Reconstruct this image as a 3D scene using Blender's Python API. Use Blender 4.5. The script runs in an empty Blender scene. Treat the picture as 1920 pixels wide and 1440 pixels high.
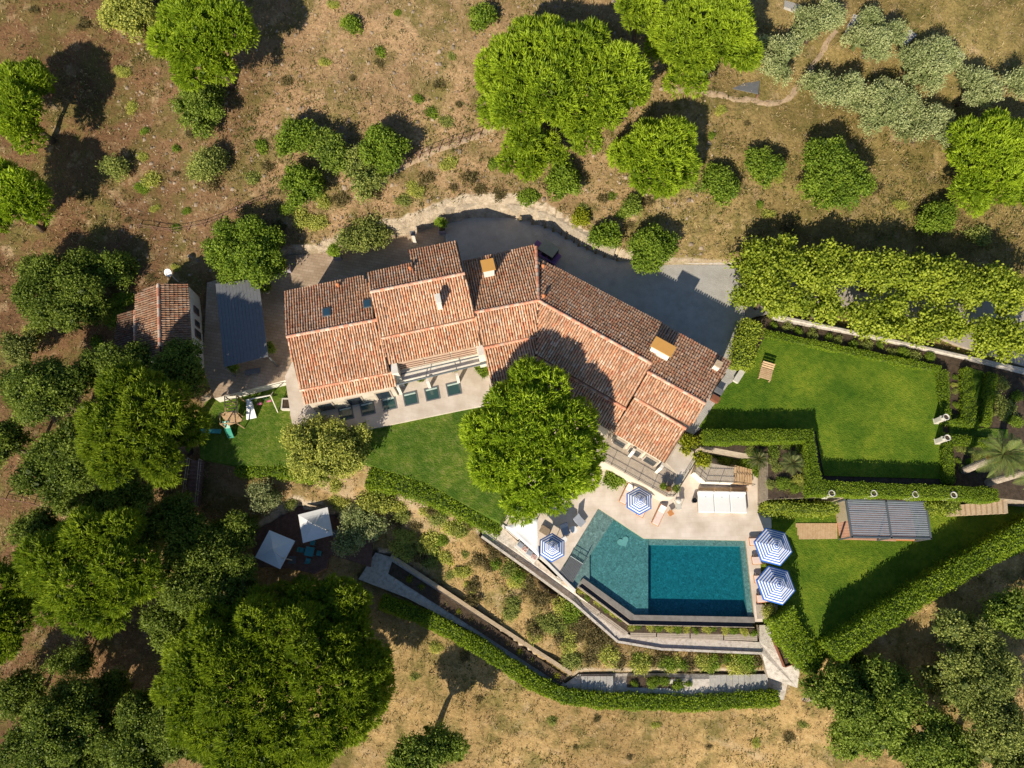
import bpy, bmesh, math
import numpy as np
from mathutils import Vector, Matrix
R = math.radians
sc = bpy.context.scene
col = sc.collection
rng = np.random.default_rng(7)

# ------------------------------------------------------------------ camera, sky, sun, exposure
CAM_H, TILT, F = 64.0, 18.0, 1280.0
cam_d = bpy.data.cameras.new('camera'); cam_d.lens = 24.0; cam_d.sensor_width = 36.0
cam_d.clip_start = 1.0; cam_d.clip_end = 3000.0
cam = bpy.data.objects.new('camera', cam_d); col.objects.link(cam)
cam.location = (0, 0, CAM_H); cam.rotation_euler = (R(TILT), 0, 0)
sc.camera = cam
SUN_AZ, SUN_EL = 25.0, 30.5          # shadows fall towards +X sin(az), +Y cos(az)
world = bpy.data.worlds.new('World'); sc.world = world; world.use_nodes = True
wn = world.node_tree.nodes; wl = world.node_tree.links
sky = wn.new('ShaderNodeTexSky'); sky.sky_type = 'NISHITA'; sky.sun_disc = False; sky.ozone_density = 3.0; sky.dust_density = 0.4
sky.sun_elevation = R(SUN_EL); sky.sun_rotation = R(180 + SUN_AZ)
wl.new(sky.outputs[0], wn['Background'].inputs[0]); wn['Background'].inputs[1].default_value = 0.085
sun_d = bpy.data.lights.new('sun', 'SUN'); sun_d.energy = 5.0; sun_d.angle = R(0.5); sun_d.color = (1.0, 0.89, 0.72)
sun = bpy.data.objects.new('sun', sun_d); col.objects.link(sun)
SD = Vector((math.sin(R(SUN_AZ)) * math.cos(R(SUN_EL)), math.cos(R(SUN_AZ)) * math.cos(R(SUN_EL)), -math.sin(R(SUN_EL))))
sun.rotation_euler = SD.to_track_quat('-Z', 'Y').to_euler(); sun.location = (-40, -80, 90)
sc.view_settings.view_transform = 'Standard'; sc.view_settings.look = 'None'
sc.view_settings.exposure = 0.54; sc.view_settings.gamma = 1.0

# ------------------------------------------------------------------ pixel -> place
cT, sT = math.cos(R(TILT)), math.sin(R(TILT))
def ray(px, py):
    x, y = (px - 960) / F, -(py - 720) / F
    return np.array([x, y * cT + sT, y * sT - cT])
def P(px, py, z=0.0):
    d = ray(px, py); k = (z - CAM_H) / d[2]
    return np.array([0, 0, CAM_H]) + k * d
def mpp(p):                                   # metres per photo pixel at a point
    return (-(-p[1] * sT + (p[2] - CAM_H) * cT)) / F

# ------------------------------------------------------------------ materials
MATS = {}
def new_mat(name):
    m = bpy.data.materials.new(name); m.use_nodes = True; MATS[name] = m
    return m, m.node_tree.nodes, m.node_tree.links, m.node_tree.nodes['Principled BSDF']
def ramp(nt, stops):
    r = nt.new('ShaderNodeValToRGB'); e = r.color_ramp.elements
    while len(e) < len(stops): e.new(0.5)
    for i, (p, c) in enumerate(stops):
        e[i].position = p; e[i].color = (*c, 1)
    return r
def noise_mat(name, stops, scale=4.0, rough=0.85, bump=0.0, bscale=None, detail=6.0, dist=0.0, spec=0.3, stretch=None):
    m, n, l, b = new_mat(name)
    tc = n.new('ShaderNodeTexCoord'); src = tc.outputs['Object']
    if stretch:
        mp = n.new('ShaderNodeMapping'); mp.inputs['Scale'].default_value = stretch; l.new(src, mp.inputs[0]); src = mp.outputs[0]
    t = n.new('ShaderNodeTexNoise'); t.inputs['Scale'].default_value = scale; t.inputs['Detail'].default_value = detail
    t.inputs['Roughness'].default_value = 0.65; t.inputs['Distortion'].default_value = dist
    l.new(src, t.inputs['Vector'])
    r = ramp(n, stops); l.new(t.outputs['Fac'], r.inputs[0]); l.new(r.outputs[0], b.inputs['Base Color'])
    b.inputs['Roughness'].default_value = rough; b.inputs['Specular IOR Level'].default_value = spec
    if bump:
        t2 = n.new('ShaderNodeTexNoise'); t2.inputs['Scale'].default_value = bscale or scale * 3; t2.inputs['Detail'].default_value = 5
        l.new(src, t2.inputs['Vector'])
        bp = n.new('ShaderNodeBump'); bp.inputs['Strength'].default_value = bump; bp.inputs['Distance'].default_value = 0.1
        l.new(t2.outputs['Fac'], bp.inputs['Height']); l.new(bp.outputs[0], b.inputs['Normal'])
    return m
def flat_mat(name, c, rough=0.6, metal=0.0, spec=0.3, var=0.12):
    d = tuple(max(0, x * (1 - var)) for x in c); u = tuple(min(1, x * (1 + var)) for x in c)
    m = noise_mat(name, [(0.3, d), (0.7, u)], 2.5, rough, spec=spec)
    m.node_tree.nodes['Principled BSDF'].inputs['Metallic'].default_value = metal
    return m
def attr_mat(name, rough=0.8, transl=0.0, grain=0.0):
    """colour of each piece from its own vertex colour"""
    m, n, l, b = new_mat(name)
    a = n.new('ShaderNodeAttribute'); a.attribute_name = 'tint'; src = a.outputs['Color']
    if grain:
        tc = n.new('ShaderNodeTexCoord'); t = n.new('ShaderNodeTexNoise'); t.inputs['Scale'].default_value = 5; t.inputs['Detail'].default_value = 5
        l.new(tc.outputs['Object'], t.inputs['Vector'])
        r = ramp(n, [(0.3, (1 - grain,) * 3), (0.7, (1 + grain * .5,) * 3)]); l.new(t.outputs['Fac'], r.inputs[0])
        mx = n.new('ShaderNodeMixRGB'); mx.blend_type = 'MULTIPLY'; mx.inputs[0].default_value = 1
        l.new(src, mx.inputs[1]); l.new(r.outputs[0], mx.inputs[2]); src = mx.outputs[0]
    l.new(src, b.inputs['Base Color']); b.inputs['Roughness'].default_value = rough; b.inputs['Specular IOR Level'].default_value = 0.25
    if transl:
        tr = n.new('ShaderNodeBsdfTranslucent'); l.new(src, tr.inputs[0])
        ms = n.new('ShaderNodeMixShader'); ms.inputs[0].default_value = transl
        l.new(b.outputs[0], ms.inputs[1]); l.new(tr.outputs[0], ms.inputs[2]); l.new(ms.outputs[0], n['Material Output'].inputs[0])
    return m

M_leaf = attr_mat('leaf', 0.55, 0.42)
M_tile = attr_mat('terracotta', 0.85, 0, 0.35)
M_dry = attr_mat('dry_grass', 0.9, 0.2)
M_stone_bits = attr_mat('loose_stone', 0.9)
M_bark = noise_mat('bark', [(0.3, (0.05, 0.035, 0.025)), (0.7, (0.16, 0.11, 0.075))], 8, 0.9, 0.6, 14)
M_palmbark = noise_mat('palm_bark', [(0.35, (0.24, 0.19, 0.145)), (0.65, (0.46, 0.39, 0.31))], 6, 0.9, 0.6, 12)
M_core = noise_mat('hedge_core', [(0.3, (0.03, 0.05, 0.008)), (0.7, (0.07, 0.11, 0.015))], 6, 0.9)
M_lawn = None
def lawn_mat(name, a, b_, c):
    m = noise_mat(name, [(0.28, a), (0.5, b_), (0.75, c)], 2.6, 0.9, 0.9, 9, detail=12, spec=0.15)
    n, l = m.node_tree.nodes, m.node_tree.links; b = n['Principled BSDF']; src = b.inputs['Base Color'].links[0].from_socket; tc = n.new('ShaderNodeTexCoord')
    for sc_, lo, hi, st in ((0.22, (0.55, 0.68, 0.6), (1.25, 1.12, 1.2), [0.35, 0.66]), (0.9, (0.8, 0.86, 0.9), (1.25, 1.08, 1.3), [0.38, 0.7])):
        t = n.new('ShaderNodeTexNoise'); t.inputs['Scale'].default_value = sc_; t.inputs['Detail'].default_value = 6; l.new(tc.outputs['Object'], t.inputs['Vector'])
        r = ramp(n, [(st[0], lo), (st[1], hi)]); l.new(t.outputs['Fac'], r.inputs[0]); x = n.new('ShaderNodeMixRGB'); x.blend_type = 'MULTIPLY'; x.inputs[0].default_value = 1
        l.new(src, x.inputs[1]); l.new(r.outputs[0], x.inputs[2]); src = x.outputs[0]
    l.new(src, b.inputs['Base Color']); return m
M_lawn = lawn_mat('lawn', (0.062, 0.125, 0.008), (0.112, 0.188, 0.010), (0.170, 0.235, 0.020))
M_lawn2 = lawn_mat('lawn_patchy', (0.045, 0.098, 0.008), (0.085, 0.155, 0.012), (0.20, 0.22, 0.055))
M_gravel = noise_mat('grey_gravel', [(0.3, (0.33, 0.315, 0.285)), (0.7, (0.45, 0.43, 0.395))], 1.2, 0.95, 0.5, 14, detail=12)
M_drive = noise_mat('drive_gravel', [(0.3, (0.30, 0.26, 0.22)), (0.7, (0.44, 0.39, 0.34))], 1.0, 0.95, 0.4, 14, detail=12)
M_path = noise_mat('pale_gravel', [(0.35, (0.36, 0.32, 0.27)), (0.5, (0.52, 0.47, 0.41)), (0.68, (0.60, 0.55, 0.49))], 3.0, 0.95, 0.5, 16, detail=12)
M_sand = noise_mat('sandy_earth', [(0.3, (0.36, 0.27, 0.17)), (0.7, (0.52, 0.40, 0.27))], 1.5, 0.95, 0.4, 12, detail=10)
M_trail = noise_mat('trodden_earth', [(0.3, (0.22, 0.155, 0.095)), (0.7, (0.42, 0.315, 0.21))], 2.5, 0.95, 0.5, 12, detail=12)
M_soil = noise_mat('dark_soil', [(0.3, (0.035, 0.024, 0.016)), (0.7, (0.10, 0.07, 0.045))], 3, 0.95, 0.6, 12, detail=10)
M_white = noise_mat('white_render', [(0.3, (0.58, 0.54, 0.47)), (0.7, (0.74, 0.71, 0.65))], 1.2, 0.85, 0.15, 10)
M_wall = noise_mat('cream_render', [(0.3, (0.46, 0.40, 0.32)), (0.7, (0.62, 0.55, 0.45))], 0.9, 0.9, 0.2, 10)
M_stonewall = noise_mat('field_stone', [(0.3, (0.22, 0.18, 0.13)), (0.7, (0.42, 0.36, 0.28))], 3.5, 0.95, 0.8, 6)
M_wood = noise_mat('grey_wood', [(0.3, (0.33, 0.27, 0.21)), (0.7, (0.47, 0.40, 0.33))], 3, 0.8, 0.2, 12)
M_wood_dk = noise_mat('brown_wood', [(0.3, (0.13, 0.065, 0.05)), (0.7, (0.24, 0.135, 0.10))], 3, 0.8, 0.2, 12)
M_wood_or = noise_mat('teak', [(0.3, (0.42, 0.17, 0.05)), (0.7, (0.58, 0.26, 0.09))], 4, 0.6, 0.1, 12)
M_wood_tan = noise_mat('tan_wood', [(0.3, (0.42, 0.27, 0.14)), (0.7, (0.56, 0.39, 0.23))], 3, 0.75, 0.2, 12)
M_metal = flat_mat('grey_metal', (0.12, 0.14, 0.155), 0.45, 0.3)
M_black = flat_mat('black_metal', (0.012, 0.013, 0.014), 0.5)
M_slate = flat_mat('slate_panel', (0.13, 0.135, 0.145), 0.7)
M_cloth = flat_mat('white_cloth', (0.72, 0.72, 0.71), 0.9, var=0.03)
M_pink = flat_mat('pale_cushion', (0.70, 0.55, 0.49), 0.9, var=0.06)
M_blue = flat_mat('blue_stripe', (0.035, 0.13, 0.45), 0.85, var=0.06)
M_greycush = flat_mat('grey_cushion', (0.28, 0.30, 0.34), 0.9)
M_terra = flat_mat('terracotta_pot', (0.52, 0.19, 0.08), 0.8)
M_ochre = flat_mat('ochre_cap', (0.52, 0.27, 0.07), 0.8, var=0.05)
M_urn = flat_mat('urn_stone', (0.52, 0.49, 0.43), 0.8)
M_purple = flat_mat('purple_paint', (0.20, 0.09, 0.26), 0.35, spec=0.5)
M_tan = flat_mat('tan_canvas', (0.42, 0.35, 0.24), 0.9)
M_tealp = flat_mat('teal_paint', (0.05, 0.26, 0.27), 0.5)
M_greenp = flat_mat('green_plastic', (0.04, 0.25, 0.18), 0.35)
M_pinkp = flat_mat('pink_plastic', (0.75, 0.2, 0.33), 0.4)
M_rust = flat_mat('rust', (0.20, 0.075, 0.04), 0.8)
def glass_mat(name, c, rough=0.05):
    m, n, l, b = new_mat(name); b.inputs['Base Color'].default_value = (*c, 1); b.inputs['Roughness'].default_value = rough
    b.inputs['Specular IOR Level'].default_value = 0.6
    return m
M_glass = glass_mat('dark_glass', (0.02, 0.03, 0.04))
M_glass_t = glass_mat('thin_glass', (1, 1, 1))
_n = M_glass_t.node_tree; _t = _n.nodes.new('ShaderNodeBsdfTransparent'); _t.inputs[0].default_value = (0.62, 0.74, 0.72, 1)
_g = _n.nodes.new('ShaderNodeBsdfGlossy'); _g.inputs['Roughness'].default_value = 0.02
_f = _n.nodes.new('ShaderNodeFresnel'); _f.inputs[0].default_value = 1.4; _x = _n.nodes.new('ShaderNodeMixShader')
_n.links.new(_f.outputs[0], _x.inputs[0]); _n.links.new(_t.outputs[0], _x.inputs[1]); _n.links.new(_g.outputs[0], _x.inputs[2])
_n.links.new(_x.outputs[0], _n.nodes['Material Output'].inputs[0])

def paving_mat(name, c1, c2, mortar, sx, sy, rot, msize=0.02):
    m, n, l, b = new_mat(name)
    tc = n.new('ShaderNodeTexCoord'); mp = n.new('ShaderNodeMapping'); mp.inputs['Rotation'].default_value = (0, 0, rot)
    l.new(tc.outputs['Object'], mp.inputs[0])
    br = n.new('ShaderNodeTexBrick'); br.inputs['Scale'].default_value = 1.0
    br.inputs['Brick Width'].default_value = sx; br.inputs['Row Height'].default_value = sy; br.inputs['Mortar Size'].default_value = msize
    br.inputs['Color1'].default_value = (*c1, 1); br.inputs['Color2'].default_value = (*c2, 1); br.inputs['Mortar'].default_value = (*mortar, 1)
    l.new(mp.outputs[0], br.inputs['Vector'])
    t = n.new('ShaderNodeTexNoise'); t.inputs['Scale'].default_value = 0.6; t.inputs['Detail'].default_value = 9; l.new(tc.outputs['Object'], t.inputs['Vector'])
    r = ramp(n, [(0.3, (0.78, 0.74, 0.68)), (0.7, (1.1, 1.1, 1.1))]); l.new(t.outputs['Fac'], r.inputs[0])
    mx = n.new('ShaderNodeMixRGB'); mx.blend_type = 'MULTIPLY'; mx.inputs[0].default_value = 1
    l.new(br.outputs['Color'], mx.inputs[1]); l.new(r.outputs[0], mx.inputs[2]); l.new(mx.outputs[0], b.inputs['Base Color'])
    b.inputs['Roughness'].default_value = 0.8; b.inputs['Specular IOR Level'].default_value = 0.25
    return m
M_pave = paving_mat('travertine', (0.56, 0.49, 0.42), (0.60, 0.53, 0.46), (0.52, 0.45, 0.38), 0.8, 0.4, R(12), .01)
M_deckstone = paving_mat('pool_travertine', (0.63, 0.55, 0.47), (0.67, 0.59, 0.515), (0.58, 0.50, 0.42), 0.9, 0.45, R(-2), .01)
M_westpave = paving_mat('sandstone_paving', (0.36, 0.27, 0.19), (0.44, 0.34, 0.25), (0.28, 0.21, 0.15), 0.6, 0.3, R(10))
M_pooltile = noise_mat('pool_tile_ripple_light', [(0.30, (0.10, 0.11, 0.10)), (0.47, (0.19, 0.205, 0.185)), (0.58, (0.25, 0.265, 0.24)), (0.72, (0.42, 0.44, 0.40))], 3.6, 0.6, detail=5, dist=1.5)  # rippling light of the water is painted into the tile colour

# ------------------------------------------------------------------ helpers
def tag(o, label, cat=None, group=None, kind=None):
    if label: o['label'] = label
    if cat: o['category'] = cat
    if group: o['group'] = group
    if kind: o['kind'] = kind
    return o
def thing(name, loc, label, cat, group=None, rz=0.0):
    o = bpy.data.objects.new(name, None); o.empty_display_size = 0.3; col.objects.link(o)
    o.location = tuple(float(x) for x in loc); o.rotation_euler = (0, 0, rz)
    return tag(o, label, cat, group)
def root_loc(o):
    l = Vector((0, 0, 0))
    while o: l += o.location; o = o.parent
    return l
class MB:
    def __init__(s): s.v = []; s.f = []; s.mi = []
    def add(s, vs, fs, mi=0):
        k = len(s.v); s.v += [tuple(float(a) for a in x) for x in vs]; s.f += [tuple(i + k for i in f) for f in fs]; s.mi += [mi] * len(fs); return s
    def box(s, c, size, rz=0.0, mi=0, rx=0.0, ry=0.0):
        m = Matrix.Rotation(rz, 3, 'Z') @ Matrix.Rotation(ry, 3, 'Y') @ Matrix.Rotation(rx, 3, 'X')
        h = [x / 2 for x in size]; vs = []
        for dz in (-1, 1):
            for dx, dy in ((-1, -1), (1, -1), (1, 1), (-1, 1)):
                vs.append(Vector(c) + m @ Vector((dx * h[0], dy * h[1], dz * h[2])))
        return s.add(vs, [(3, 2, 1, 0), (4, 5, 6, 7), (0, 1, 5, 4), (1, 2, 6, 5), (2, 3, 7, 6), (3, 0, 4, 7)], mi)
    def prism(s, top, depth=None, zb=None, mi=0, mside=None):
        """top: 3-D polygon; sides fall to zb or by depth"""
        n = len(top); top = [tuple(map(float, t)) for t in top]
        a = sum(top[i][0] * top[(i + 1) % n][1] - top[(i + 1) % n][0] * top[i][1] for i in range(n))
        if a < 0: top = top[::-1]
        bot = [(t[0], t[1], (t[2] - depth) if zb is None else zb) for t in top]
        s.add(top + bot, [tuple(range(n)), tuple(range(2 * n - 1, n - 1, -1))], mi)
        k = len(s.v) - 2 * n
        fs = [(i, n + i, n + (i + 1) % n, (i + 1) % n) for i in range(n)]
        s.f += [tuple(x + k for x in f) for f in fs]; s.mi += [mi if mside is None else mside] * n
        return s
    def tube(s, pts, rad, seg=8, mi=0, cap=True):
        pts = [Vector(p) for p in pts]; rad = list(rad) if hasattr(rad, '__len__') else [rad] * len(pts)
        vs = []; ref = Vector((0.13, 0.31, 0.94))
        for i, p in enumerate(pts):
            d = (pts[min(i + 1, len(pts) - 1)] - pts[max(i - 1, 0)]).normalized()
            a = d.cross(ref if abs(d.dot(ref)) < 0.95 else Vector((1, 0, 0))).normalized(); b = d.cross(a)
            for k in range(seg):
                t = 2 * math.pi * k / seg; vs.append(p + (a * math.cos(t) + b * math.sin(t)) * rad[i])
        fs = []
        for i in range(len(pts) - 1):
            for k in range(seg):
                fs.append((i * seg + k, i * seg + (k + 1) % seg, (i + 1) * seg + (k + 1) % seg, (i + 1) * seg + k))
        if cap: fs += [tuple(range(seg - 1, -1, -1)), tuple(range((len(pts) - 1) * seg, len(pts) * seg))]
        return s.add(vs, fs, mi)
    def lathe(s, prof, c=(0, 0, 0), seg=16, mi=0):
        vs = []; n = len(prof)
        for r, z in prof:
            for k in range(seg):
                t = 2 * math.pi * k / seg; vs.append((c[0] + r * math.cos(t), c[1] + r * math.sin(t), c[2] + z))
        fs = [(i * seg + k, i * seg + (k + 1) % seg, (i + 1) * seg + (k + 1) % seg, (i + 1) * seg + k) for i in range(n - 1) for k in range(seg)]
        fs += [tuple(range(seg - 1, -1, -1)), tuple(range((n - 1) * seg, n * seg))]
        return s.add(vs, fs, mi)
    def build(s, name, mats, parent=None, origin=None, bevel=0.0, smooth=False, local=False):
        if not isinstance(mats, (list, tuple)): mats = [mats]
        v = np.array(s.v, float)
        if parent is not None: off = np.zeros(3) if local else np.array(root_loc(parent))
        elif origin is not None: off = np.array(origin, float)
        else: off = np.zeros(3)
        me = bpy.data.meshes.new(name); me.from_pydata((v - off).tolist(), [], s.f)
        for m in mats: me.materials.append(m)
        me.polygons.foreach_set('material_index', s.mi)
        if smooth: me.polygons.foreach_set('use_smooth', [True] * len(s.f))
        me.update()
        o = bpy.data.objects.new(name, me); col.objects.link(o)
        if parent is not None: o.parent = parent
        else: o.location = off
        if bevel:
            b = o.modifiers.new('bevel', 'BEVEL'); b.width = bevel; b.segments = 2; b.limit_method = 'ANGLE'
        return o
def np_mesh(name, V, Q, tint, mat, parent=None, local=False):
    """quads from numpy arrays with one colour per vertex"""
    off = np.array(root_loc(parent)) if (parent is not None and not local) else np.zeros(3)
    me = bpy.data.meshes.new(name); n, q = len(V), len(Q)
    me.vertices.add(n); me.vertices.foreach_set('co', (V - off).astype(np.float32).ravel())
    me.loops.add(q * 4); me.loops.foreach_set('vertex_index', Q.astype(np.int32).ravel())
    me.polygons.add(q); me.polygons.foreach_set('loop_start', np.arange(0, q * 4, 4, dtype=np.int32))
    me.polygons.foreach_set('loop_total', np.full(q, 4, np.int32))
    a = me.attributes.new('tint', 'FLOAT_COLOR', 'POINT')
    c = np.ones((n, 4), np.float32); c[:, :3] = tint; a.data.foreach_set('color', c.ravel())
    me.materials.append(mat); me.update(calc_edges=True)
    o = bpy.data.objects.new(name, me); col.objects.link(o)
    if parent is not None: o.parent = parent
    return o
def copy_tree(o, loc=None, rz=None, label=None, scale=None, parent=None):
    c = o.copy(); col.objects.link(c); c.parent = parent
    if loc is not None: c.location = tuple(float(x) for x in loc)
    if rz is not None: c.rotation_euler = (0, 0, rz)
    if scale is not None: c.scale = scale if hasattr(scale, '__len__') else (scale,) * 3
    if label: c['label'] = label
    for ch in list(o.children): copy_tree(ch, parent=c)
    return c
def in_poly(x, y, poly):
    x = np.asarray(x, float); y = np.asarray(y, float); r = np.zeros(x.shape, bool); n = len(poly)
    for i in range(n):
        x1, y1 = poly[i][:2]; x2, y2 = poly[(i + 1) % n][:2]
        if y1 == y2: continue
        c = ((y1 > y) != (y2 > y)) & (x < (x2 - x1) * (y - y1) / (y2 - y1) + x1)
        r ^= c
    return r
def dist_poly(x, y, poly):
    d = np.full(np.shape(x), 1e9); n = len(poly)
    for i in range(n):
        a = np.array(poly[i][:2]); b = np.array(poly[(i + 1) % n][:2]); ab = b - a
        t = np.clip(((x - a[0]) * ab[0] + (y - a[1]) * ab[1]) / (ab @ ab + 1e-9), 0, 1)
        d = np.minimum(d, np.hypot(x - a[0] - t * ab[0], y - a[1] - t * ab[1]))
    return d
def unit(v): return v / (np.linalg.norm(v, axis=-1, keepdims=True) + 1e-9)

# ------------------------------------------------------------------ levels: platforms cut into the hillside
PLAT = []          # (name, world polygon, mean z, material, label)
def plat(name, pts, z, mat, label, depth=2.0, mside=None):
    w = [P(p[0], p[1], p[2] if len(p) > 2 else z) for p in pts]
    PLAT.append((name, w, float(np.mean([q[2] for q in w])), mat, label, depth, mside)); return w
ZH = 2.8
plat('courtyard', [(835, 420), (870, 410), (930, 405), (985, 413), (1030, 428), (1065, 447), (1110, 472), (1150, 487), (1230, 494), (1300, 497), (1375, 497), (1400, 600), (1372, 700), (1250, 690), (1010, 600), (835, 560)], ZH, M_gravel, 'grey gravel courtyard behind the villa', mside=M_stonewall)
plat('drive', [(1376, 498), (1500, 488), (1700, 500), (1960, 590), (1960, 700), (1800, 648), (1640, 585), (1500, 580), (1420, 592), (1401, 600)], ZH - .02, M_drive, 'pale gravel drive running under the plane trees', mside=M_stonewall)
plat('west_paving', [(388, 530), (490, 500), (545, 478), (600, 476), (640, 463), (700, 448), (775, 437), (834, 420), (834, 560), (700, 620), (560, 640), (545, 700), (538, 712), (402, 747), (380, 690)], ZH, M_westpave, 'sandstone paved yard between villa and outbuilding', mside=M_white)
plat('terrace', [(534, 706), (562, 650), (905, 610), (935, 755), (872, 767), (673, 808), (562, 838), (550, 812)], ZH + .012, M_pave, 'pale travertine terrace in front of the villa', mside=M_pave)
plat('lawn', [(674, 808), (872, 768), (960, 755), (1000, 800), (985, 900), (938, 978), (890, 955), (800, 905), (720, 880), (660, 860)], ZH - .3, M_lawn2, 'green lawn below the travertine terrace', depth=3, mside=M_lawn2)
plat('play_lawn', [(372, 800), (385, 752), (400, 746), (538, 716), (549, 812), (600, 845), (590, 875), (440, 872), (375, 860)], 1.5, M_lawn2, 'small lawn with the play frame', depth=2.5, mside=M_lawn2)
plat('upper_garden', [(1373, 700), (1401, 602), (1450, 588), (1700, 640), (1960, 715), (1990, 945), (1880, 935), (1540, 932), (1440, 936), (1440, 850), (1395, 850), (1330, 838), (1270, 800), (1240, 760)], ZH - .06, M_soil, 'terraced upper garden ground beside the villa', depth=3.2, mside=M_stonewall)
plat('lower_lawn', [(1441, 915), (1880, 925), (2000, 925), (2000, 1000), (1800, 1085), (1640, 1175), (1560, 1225), (1525, 1240), (1462, 1168), (1428, 1166), (1424, 1000), (1447, 985)], -.06, M_lawn, 'lower lawn beside the swimming pool', depth=3, mside=M_lawn2)
plat('pool_deck', [(938, 985), (1000, 880), (1040, 800), (1300, 840), (1440, 860), (1447, 990), (1424, 1000), (1430, 1166), (1416, 1166), (1398, 1013.5), (1208, 1009.5), (1122, 953), (1043, 1082), (1078, 1104), (1080, 1112)], 0.0, M_deckstone, 'pale travertine deck around the swimming pool', depth=3)
gp = plat('gravel_path', [(903, 990, -.6), (938, 986, -.6), (1080, 1113, -1.2), (1150, 1165, -1.8), (1182, 1192, -2.0), (1424, 1204, -2.0), (1424, 1172, -2.0), (1462, 1172, -2.0), (1500, 1255, -2.2), (1495, 1290, -2.6), (1440, 1270, -2.6), (1428, 1224, -2.0), (1240, 1217, -2.0), (1160, 1204, -2.0), (1075, 1128, -1.3), (1000, 1073, -.9), (905, 1005, -.6)], -1.4, M_path, 'pale gravel path below the pool', mside=M_stonewall)
plat('wood_deck', [(470, 1000), (560, 950), (625, 965), (700, 1010), (694, 1063), (618, 1040), (612, 1065), (590, 1076), (540, 1066), (480, 1062)], -2.9, M_wood_dk, 'brown timber deck under the square white umbrellas', mside=M_wood_dk)
plat('lower_path', [(704, 1036, -3.3), (672, 1086, -3.3), (760, 1120, -3.4), (900, 1192, -3.5), (1000, 1272, -3.6), (1060, 1302, -3.8), (1470, 1312, -3.4), (1480, 1268, -3.2), (1330, 1263, -3.6), (1210, 1262, -3.8), (1085, 1264, -3.8), (1060, 1282, -3.7), (905, 1160, -3.5), (735, 1045, -3.3)], -3.5, M_path, 'shaded gravel path above the low hedge', mside=M_stonewall)

CTRL = [(545, 465, 3.6), (620, 440, 4.3), (700, 425, 4.8), (780, 415, 5.0), (850, 385, 5.6), (930, 380, 5.9), (1000, 385, 5.8), (1080, 420, 5.2), (1150, 460, 4.6), (1230, 480, 3.6), (1380, 485, 3.1),
        (950, 320, 7.2), (800, 300, 7.8), (600, 340, 6.6), (430, 400, 4.6), (300, 340, 5.2), (100, 440, 3.4), (250, 480, 3.2), (960, 190, 10), (700, 150, 10.5), (960, 40, 13), (400, 80, 10), (100, 100, 8.5), (100, 280, 5.6),
        (1200, 350, 6.6), (1400, 400, 4.8), (1500, 300, 6.4), (1350, 180, 9.2), (1600, 100, 9), (1900, 40, 9), (1900, 300, 5.2), (1900, 430, 3.6), (1650, 430, 3.6), (1500, 520, 2.7), (1900, 640, 2.5), (1650, 620, 2.6),
        (230, 600, 2.5), (370, 560, 2.7), (370, 700, 2.4), (120, 650, 1.6), (100, 780, -.2), (250, 800, .6), (40, 950, -3), (40, 1200, -5.5), (40, 1400, -8), (300, 950, -1.5), (330, 1100, -4), (250, 1250, -5.8), (420, 920, -1.2), (440, 1000, -2.8),
        (480, 940, -1.6), (560, 920, -.6), (650, 930, -1.0), (700, 1000, -2.9), (760, 910, .9), (850, 960, .3), (900, 975, -.2), (800, 1000, -1.9), (880, 1040, -2.0), (960, 1100, -2.2), (760, 1040, -3.0), (900, 1130, -3.2), (1050, 1160, -2.1), (1100, 1220, -2.9), (1200, 1235, -2.9), (1400, 1240, -2.8), (1050, 1255, -3.5), (1300, 1258, -3.5),
        (1490, 1230, -2.4), (1500, 1320, -3.8), (640, 1110, -3.7), (800, 1190, -3.9), (960, 1290, -4.1), (1100, 1340, -4.7), (1400, 1350, -4.6), (1000, 1430, -7.5), (1400, 1430, -7.2), (600, 1300, -6.2), (700, 1420, -8), (1650, 1250, -2.6), (1800, 1130, -1.2), (1900, 1050, -.5), (1950, 980, .3), (1700, 1400, -5), (1900, 1300, -3), (1580, 1240, -1.5), (540, 860, 1.2), (620, 880, .8), (380, 830, 1.2), (1170, 1180, -1.9)]
CP = np.array([P(a, b, z) for a, b, z in CTRL])
def _tps_k(d2): return 0.5 * d2 * np.log(d2 + 1e-9)
_n = len(CP); _A = np.zeros((_n + 3, _n + 3))
_A[:_n, :_n] = _tps_k(((CP[:, None, :2] - CP[None, :, :2]) ** 2).sum(-1)) + np.eye(_n) * 12.0
_A[:_n, _n] = 1; _A[:_n, _n + 1:] = CP[:, :2]; _A[_n, :_n] = 1; _A[_n + 1:, :_n] = CP[:, :2].T
_W = np.linalg.solve(_A, np.concatenate([CP[:, 2], np.zeros(3)]))
def tps(x, y):
    x = np.asarray(x, float); y = np.asarray(y, float); sh = x.shape; q = np.stack([x.ravel(), y.ravel()], 1); z = np.empty(len(q))
    for i in range(0, len(q), 20000):
        s = q[i:i + 20000]
        z[i:i + 20000] = _tps_k(((s[:, None, :] - CP[None, :, :2]) ** 2).sum(-1)) @ _W[:_n] + _W[_n] + s @ _W[_n + 1:]
    z = z.reshape(sh)
    z = z + 0.10 * np.sin(x * .83 + np.sin(y * .61) * 1.7) * np.cos(y * .77 + 1.3 * np.sin(x * .43)) + 0.05 * np.sin(x * 2.1 + y * 1.3) * np.sin(y * 2.4 - x * .7)
    return np.clip(z, -30, 26)
def ground(x, y):
    z = tps(x, y); best = np.full(np.shape(z), -99.)
    for nm, w, zm, *_ in PLAT:
        ins = in_poly(x, y, w); best = np.where(ins, np.maximum(best, zm), best)      # the upper terrace where two overlap in plan
    return np.where(best > -98, best, z)
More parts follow.
